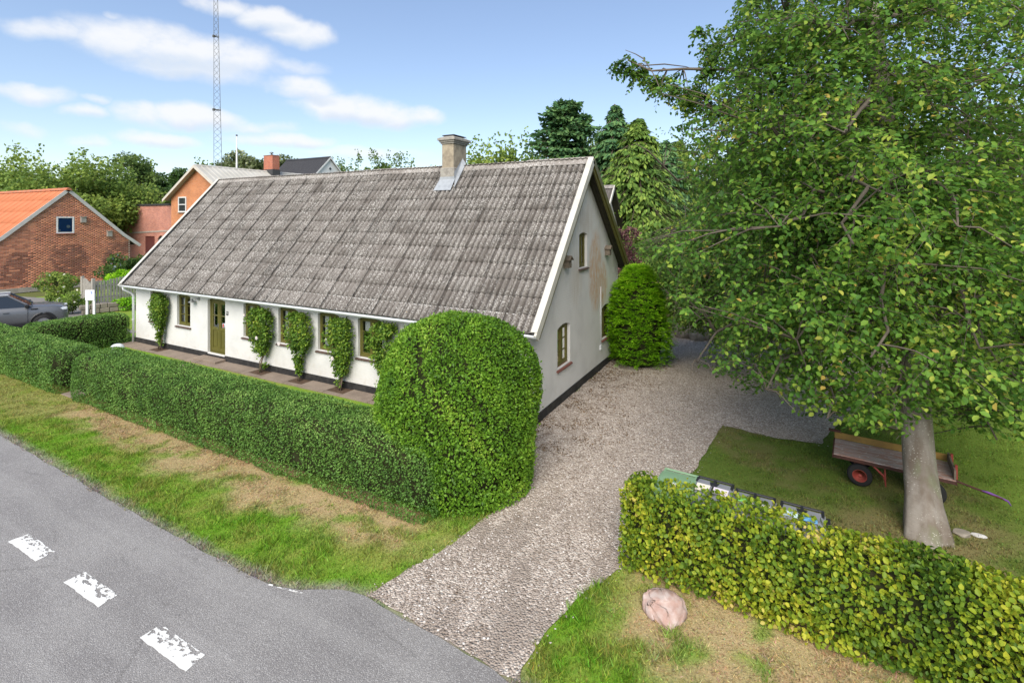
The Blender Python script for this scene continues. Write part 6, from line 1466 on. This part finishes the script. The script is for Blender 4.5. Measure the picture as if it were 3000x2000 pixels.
# ================================================================== THINGS ON THE LAWN
def build_wagon():
    """small farm wagon: flat bed on two axles, far side board, front board and a tow bar; local x along the bed"""
    ang = math.atan2(-.20, 1.72); ox, oy = 6.10, .66
    t = thing('farm_wagon', 'small old flat wagon with worn red bed and red wheels behind the beech', 'wagon', (ox, oy, 0), ang); L, Wd, zb = 1.78, .80, .47
    def fb(nt, b):
        p = gpos(nt); n = noise(nt, mapping(nt, p, (1.2, 5, 1), (0, 0, -.1)), 3.0, 6, .65); n2 = noise(nt, p, 16, 5)
        c = mixc(nt, smooth(nt, n, .35, .62), (.36, .20, .155), (.42, .37, .35)); c = mixc(nt, math_n(nt, 'MULTIPLY', smooth(nt, n2, .60, .68), .8), c, (.58, .55, .52)); nt.links.new(c, b.inputs['Base Color']); setb(b, None, .75, .3); bump(nt, b, n, .3, .01)
    bed = mat('worn_red_bed', fb); red = worn('faded_red_metal', (.34, .055, .04), (.22, .06, .045), .6, 7, .7, .35, .2); rust = worn('dark_frame', (.10, .045, .035), (.06, .035, .03), .8, 8, .7, .2, .2); yel = worn('ochre_board', (.34, .215, .06), (.22, .135, .05), .75, 5, .8, .2, .3); tyre = worn('tyre_black', (.02, .02, .021), (.035, .034, .033), .85, 6, .5, .2, .2)
    for k in range(5): MB().box((0, Wd*k/5+.003, zb), (L, Wd*(k+1)/5-.003, zb+.025)).build('bed_plank', bed, t)
    MB().box((0, -.02, zb-.045), (L, .012, zb+.004)).box((0, Wd-.012, zb-.045), (L, Wd+.02, zb+.004)).box((-.012, -.02, zb-.05), (.012, Wd+.02, zb+.028)).box((L-.012, -.02, zb-.05), (L+.012, Wd+.02, zb+.004)).build('bed_frame', rust, t)
    MB().box((0, Wd-.002, zb+.03), (L, Wd+.02, zb+.155)).build('side_board', yel, t, bevel=.004); MB().box((-.10, Wd-.03, zb+.16), (.12, Wd+.02, zb+.20)).build('board_end', rust, t)
    MB().box((L-.03, .0, zb+.03), (L, Wd-.01, zb+.20)).build('front_board', worn('grey_wood', (.20, .165, .125), None, .9), t, bevel=.004)
    for y in (.12, .62): MB().box((L+.0, y, zb+.0), (L+.035, y+.05, zb+.24)).build('corner_bracket', red, t)
    for x, nm in ((.42, 'rear'), (1.46, 'front')):
        MB().tube([(x, .05, .20), (x, Wd-.05, .20)], .022, 8).build('axle', rust, t)
        MB().box((x-.09, .22, .20), (x+.09, Wd-.22, zb-.045)).build('bolster', rust, t)
        for y, s in ((.0, -1), (Wd, 1)):
            w = empty('wheel', t, (x, y, .20)); MB().lathe([(.115, -.05), (.175, -.052), (.197, -.03), (.20, 0), (.197, .03), (.175, .052), (.115, .05)], 28, axis=1, cap=False).build('tyre', tyre, w, True)
            MB().lathe([(.118, s*.046), (.110, s*.052), (.098, s*.03), (.06, s*.012), (.055, s*.02), (.03, s*.05), (.005, s*.056)], 20, axis=1).build('rim', red, w, True)
    MB().tube([(.62, .03, zb-.05), (.78, .0, .28), (.80, .0, .20)], [.018, .02, .014], 6).tube([(.80, .02, zb-.05), (.80, 0, .28), (.81, -.01, .10)], [.012, .018, .012], 6).build('brake_lever', red, t)
    MB().tube([(L-.10, Wd/2, .30), (L+.05, Wd/2, .33), (L+.70, Wd/2-.05, .21)], .018, 6).build('tow_bar', rust, t)
    MB().tube([(L+.36, Wd/2-.02, .275), (L+.46, Wd/2-.045, .275), (L+.58, Wd/2-.03, .24), (L+.70, Wd/2-.06, .21), (L+.74, Wd/2-.06, .14)], [.012, .018, .014, .016, .006], 7).build('rope', worn('purple_rope', (.22, .10, .36), (.14, .06, .24), .9, 12, .7, .1, .5), t, True)
build_wagon()

def build_bins():
    gm = worn('green_bin', (.20, .33, .19), (.16, .27, .16), .5, 4, .4, .4, 0); gy = worn('grey_bin', (.24, .25, .275), (.19, .20, .22), .5, 4, .4, .4, 0); bk = worn('black_plastic', (.022, .023, .027), None, .45, 6, .3, .45, 0)
    def bin_(loc, green, label, stick):
        m = gm if green else gy; t = thing('waste_bin', label, 'bin', loc, -.06, 'waste bins behind the hornbeam hedge'); w, d, h = .56, .62, .99
        a, b = w/2*.80, d/2*.80
        MB().add([(-a, -b, .06), (a, -b, .06), (a, b, .06), (-a, b, .06), (-w/2, -d/2, h), (w/2, -d/2, h), (w/2, d/2, h), (-w/2, d/2, h)], FQ6).build('body', m, t, bevel=.02)
        MB().box((-w/2-.02, -d/2-.02, h-.03), (w/2+.02, d/2+.02, h+.005)).build('rim', m, t, bevel=.01)
        halves = [(-w/2, w/2)] if green else [(-w/2, -.006), (.006, w/2)]
        for (x0, x1) in halves:
            lid = MB(); n = 8; vs = []
            for k in range(n+1):
                u = k/n; y = -d/2-.03+(d+.02)*u; z = h+.012+(.11 if green else .10)*math.sin(min(1, u*1.25)*PI/2)*(1-.35*u*u)
                vs += [(x0+.01, y, z-.012), (x0+.07, y, z+.012), (x1-.07, y, z+.012), (x1-.01, y, z-.012)]
            F = []
            for k in range(n):
                for j in range(3): a_ = 4*k+j; F.append([a_, a_+1, a_+5, a_+4])
            lid.add(vs, F); lo = lid.build('lid', m, t, True)
        zl = h+.105
        for k, (sx, sy, sw, sd, c) in enumerate(stick):
            MB().add([(sx-sw/2, sy-sd/2, zl+.006), (sx+sw/2, sy-sd/2, zl+.006), (sx+sw/2, sy+sd/2, zl+.012), (sx-sw/2, sy+sd/2, zl+.012)], [(0, 1, 2, 3)]).build('sticker', worn('sticker_%d_%d_%d' % tuple(int(q*99) for q in c), c, tuple(q*.9 for q in c), .5, 14, .5, .4, 0), t)
        # rear handle bar with hinge arms
        hz = h+.085; MB().tube([(-w/2+.03, d/2+.055, hz), (w/2-.03, d/2+.055, hz)], .017, 8).build('handle', m if green else bk, t)
        for x in (-w/2+.05, w/2-.05) if green else (-w/2+.04, 0, w/2-.04): MB().box((x-.018, d/2-.12, h+.02), (x+.018, d/2+.07, hz+.012)).build('hinge_arm', m if green else bk, t, bevel=.006)
        if not green:
            MB().box((-w/2+.03, d/2-.14, h+.062), (w/2-.03, d/2-.02, h+.088)).build('lid_rib', bk, t, bevel=.008)
            for x in (-w/2-.02, w/2+.02): MB().box((x-.025, d/2-.16, h-.02), (x+.025, d/2+.0, h+.05)).build('latch', bk, t, bevel=.01)
        for x in (-w/2+.02, w/2-.02): wv = MB().lathe([(.02, -.03), (.10, -.028), (.105, 0), (.10, .028), (.02, .03)], 16, (x, d/2-.06, .105), 0).build('wheel', bk, t)
    bin_((3.84, -3.02, 0), True, 'pale green wheeled bin at the left end of the row behind the hedge', [(-.02, -.10, .10, .08, (.75, .75, .72))])
    bin_((4.33, -3.03, 0), False, 'grey wheeled bin with pink striped sticker next to the green bin', [(-.12, .02, .18, .20, (.80, .74, .62)), (.12, .02, .20, .18, (.78, .70, .78)), (.12, .10, .20, .02, (.62, .30, .55))])
    bin_((4.87, -3.15, 0), False, 'grey wheeled bin with green striped sticker, third in the row', [(-.13, .06, .16, .10, (.25, .62, .16)), (.10, .02, .22, .14, (.80, .80, .80))])
    bin_((5.44, -3.20, 0), False, 'grey wheeled bin with blue sticker at the right end of the row', [(-.13, .04, .18, .12, (.60, .76, .84)), (.10, .03, .16, .12, (.16, .40, .72))])
build_bins()

def stone(name, label, loc, size, seed, m, cat='stone', group=None, rz=0, cuts=5, parent=None):
    r = np.random.default_rng(seed); bm = bmesh.new(); bmesh.ops.create_icosphere(bm, subdivisions=3, radius=1.0)
    pl = [(unit(r.normal(size=(1, 3)))[0], r.uniform(.62, .88)) for _ in range(9)]
    for v in bm.verts:
        p = np.array(v.co)
        for n, d in pl:
            k = p@n
            if k > d: p = p-n*(k-d)
        p = p*(1+.05*float(vnoise(p[0]*2+seed, p[1]*2+p[2], 1.5, 3))); v.co = p*np.array(size)
    me = bpy.data.meshes.new(name); bm.to_mesh(me); bm.free(); me.materials.append(m); o = link(name, me, parent); o.location = loc; o.rotation_euler = (0, 0, rz)
    return tag(o, label, cat, group) if label else o
def build_stones():
    pink = worn('pink_granite', (.40, .26, .215), (.50, .41, .37), .9, 9, 1.0, .15, 1.0); grey = worn('grey_granite', (.34, .30, .25), (.23, .205, .17), .9, 6, .8, .15, .6)
    # boulder: a blunt wedge, broad flat top, point towards the road
    pts = [(-.27, .12, .15), (-.20, .24, .17), (.0, .27, .19), (.22, .16, .17), (.26, .02, .12), (.05, -.06, .15), (-.18, .0, .14), (-.28, .0, -.05), (-.10, -.25, -.05), (.03, -.28, -.05), (.29, -.02, -.05), (.30, .15, -.05), (0, .33, -.05), (-.27, .22, -.05)]
    bm = bmesh.new(); vs = [bm.verts.new(p) for p in pts]; bmesh.ops.convex_hull(bm, input=vs); bmesh.ops.bevel(bm, geom=bm.edges[:], offset=.035, segments=3, affect='EDGES')
    bmesh.ops.triangulate(bm, faces=bm.faces[:]); bmesh.ops.subdivide_edges(bm, edges=bm.edges[:], cuts=2)
    for _ in range(2): bmesh.ops.smooth_vert(bm, verts=bm.verts[:], factor=.5, use_axis_x=True, use_axis_y=True, use_axis_z=True)
    for v in bm.verts:
        k = float(vnoise(v.co.x*7+3, v.co.y*7+v.co.z*9, 1.0, 3))-.5; v.co = v.co*(1+.07*k)
    for f in bm.faces: f.smooth = True
    me = bpy.data.meshes.new('boulder'); bm.to_mesh(me); bm.free(); me.materials.append(pink); o = link('boulder', me); o.location = (3.93, -4.20, 0); o.rotation_euler = (0, 0, YAW); tag(o, 'pale pink granite boulder on the dry grass before the hedge', 'boulder')
    G = 'stones edging the far gravel'
    for i, (px_x, px_y, s, lab) in enumerate([(1990, 990, (.30, .25, .42), 'large leaning edging stone beside the wooden post'), (2015, 993, (.26, .22, .36), 'edging stone second from the wooden post'), (2032, 998, (.19, .20, .36), 'narrow upright edging stone in the middle of the row'), (2049, 999, (.20, .20, .30), 'low edging stone fourth from the wooden post'), (2075, 996, (.34, .24, .40), 'edging stone at the right end under the hanging leaves')]):
        p = gnd(px_x, px_y); stone('edging_stone', lab, (p[0], p[1]+.15, s[2]*.55), s, 30+i, grey, 'stone', G, .3*i)
    stone('flat_stone', 'grey flat stone half sunk in the lawn right of the beech trunk', (*gnd(2820, 1563)[:2], .0), (.14, .10, .06), 41, grey, 'stone', 'flat stones in the lawn')
    stone('flat_stone', 'pale flat stone in the lawn furthest right of the beech trunk', (*gnd(2868, 1568)[:2], .0), (.10, .05, .03), 42, worn('pale_stone', (.55, .54, .52), None, .8), 'stone', 'flat stones in the lawn')
    wp = MB().box((-.07, -.07, 0), (.07, .07, 1.75)).build('wooden_post', worn('post_wood', (.34, .25, .15), (.22, .16, .10), .9, 7, .8, .15, .4), None, bevel=.01); p = gnd(1958, 985); wp.location = (p[0], p[1], 0); tag(wp, 'tan wooden post standing behind the feathery conifer bush', 'post')
build_stones()

def build_cat():
    p = gnd(1965, 1048); t = thing('cat', 'white cat with ginger head sitting on the gravel by the bush', 'cat', (p[0], p[1], .004), YAW-.12)
    # joints; local -y faces the camera
    J = [((0, .07, .09), .075), ((0, .03, .17), .068), ((0, -.02, .24), .055), ((0, -.035, .29), .040), ((0, -.055, .335), .048), ((0, -.098, .322), .022),
         ((.034, -.045, .20), .026), ((.036, -.075, .11), .018), ((.034, -.085, .03), .016), ((.034, -.11, .012), .014), ((-.034, -.045, .20), .026), ((-.036, -.075, .11), .018), ((-.034, -.085, .03), .016), ((-.034, -.11, .012), .014),
         ((.07, .06, .07), .042), ((.075, -.02, .03), .024), ((.072, -.06, .014), .014), ((-.07, .06, .07), .042), ((-.075, -.02, .03), .024), ((-.072, -.06, .014), .014), ((0, .15, .03), .022), ((.09, .17, .016), .016), ((.15, .10, .014), .012),
         ((.030, -.045, .375), .014), ((.034, -.042, .405), .004), ((-.030, -.045, .375), .014), ((-.034, -.042, .405), .004)]
    E = [(0, 1), (1, 2), (2, 3), (3, 4), (4, 5), (2, 6), (6, 7), (7, 8), (8, 9), (2, 10), (10, 11), (11, 12), (12, 13), (0, 14), (14, 15), (15, 16), (0, 17), (17, 18), (18, 19), (0, 20), (20, 21), (21, 22), (4, 23), (23, 24), (4, 25), (25, 26)]
    me = bpy.data.meshes.new('body'); me.from_pydata([j[0] for j in J], E, []); o = bpy.data.objects.new('body', me); COL.objects.link(o); md = o.modifiers.new('skin', 'SKIN'); sub = o.modifiers.new('sub', 'SUBSURF'); sub.levels = 2; sub.render_levels = 2
    for i, (q, r) in enumerate(J): me.skin_vertices[0].data[i].radius = (r, r)
    me.skin_vertices[0].data[0].use_root = True
    dg = bpy.context.evaluated_depsgraph_get(); m2 = bpy.data.meshes.new_from_object(o.evaluated_get(dg)); bpy.data.objects.remove(o)
    def ff(nt, b):
        q = opos(nt); s = nn(nt, 'ShaderNodeSeparateXYZ'); nt.links.new(q, s.inputs[0]); n = noise(nt, q, 14, 3); top = smooth(nt, math_n(nt, 'ADD', s.outputs[2], math_n(nt, 'MULTIPLY', n, .05)), .365, .378); back = smooth(nt, math_n(nt, 'ADD', s.outputs[1], math_n(nt, 'MULTIPLY', n, .06)), .09, .11)
        nt.links.new(mixc(nt, math_n(nt, 'MAXIMUM', top, math_n(nt, 'MULTIPLY', back, .8)), (.72, .70, .67), (.42, .24, .12)), b.inputs['Base Color']); setb(b, None, .9, .1)
    m2.materials.clear(); m2.materials.append(mat('cat_fur', ff)); m2.polygons.foreach_set('use_smooth', [True]*len(m2.polygons)); link('body', m2, t)
    for s in (-1, 1): MB().lathe([(.001, -.004), (.008, -.002), (.008, .002), (.001, .004)], 8, (s*.018, -.098, .345), 1).build('eye', worn('cat_eye', (.05, .06, .02), None, .2, 4, .1, .6, 0), t)
    MB().lathe([(.001, -.005), (.007, 0), (.001, .005)], 6, (0, -.119, .328), 1).build('nose', worn('cat_nose', (.45, .22, .2), None, .5, 4, .1, .4, 0), t)
build_cat()
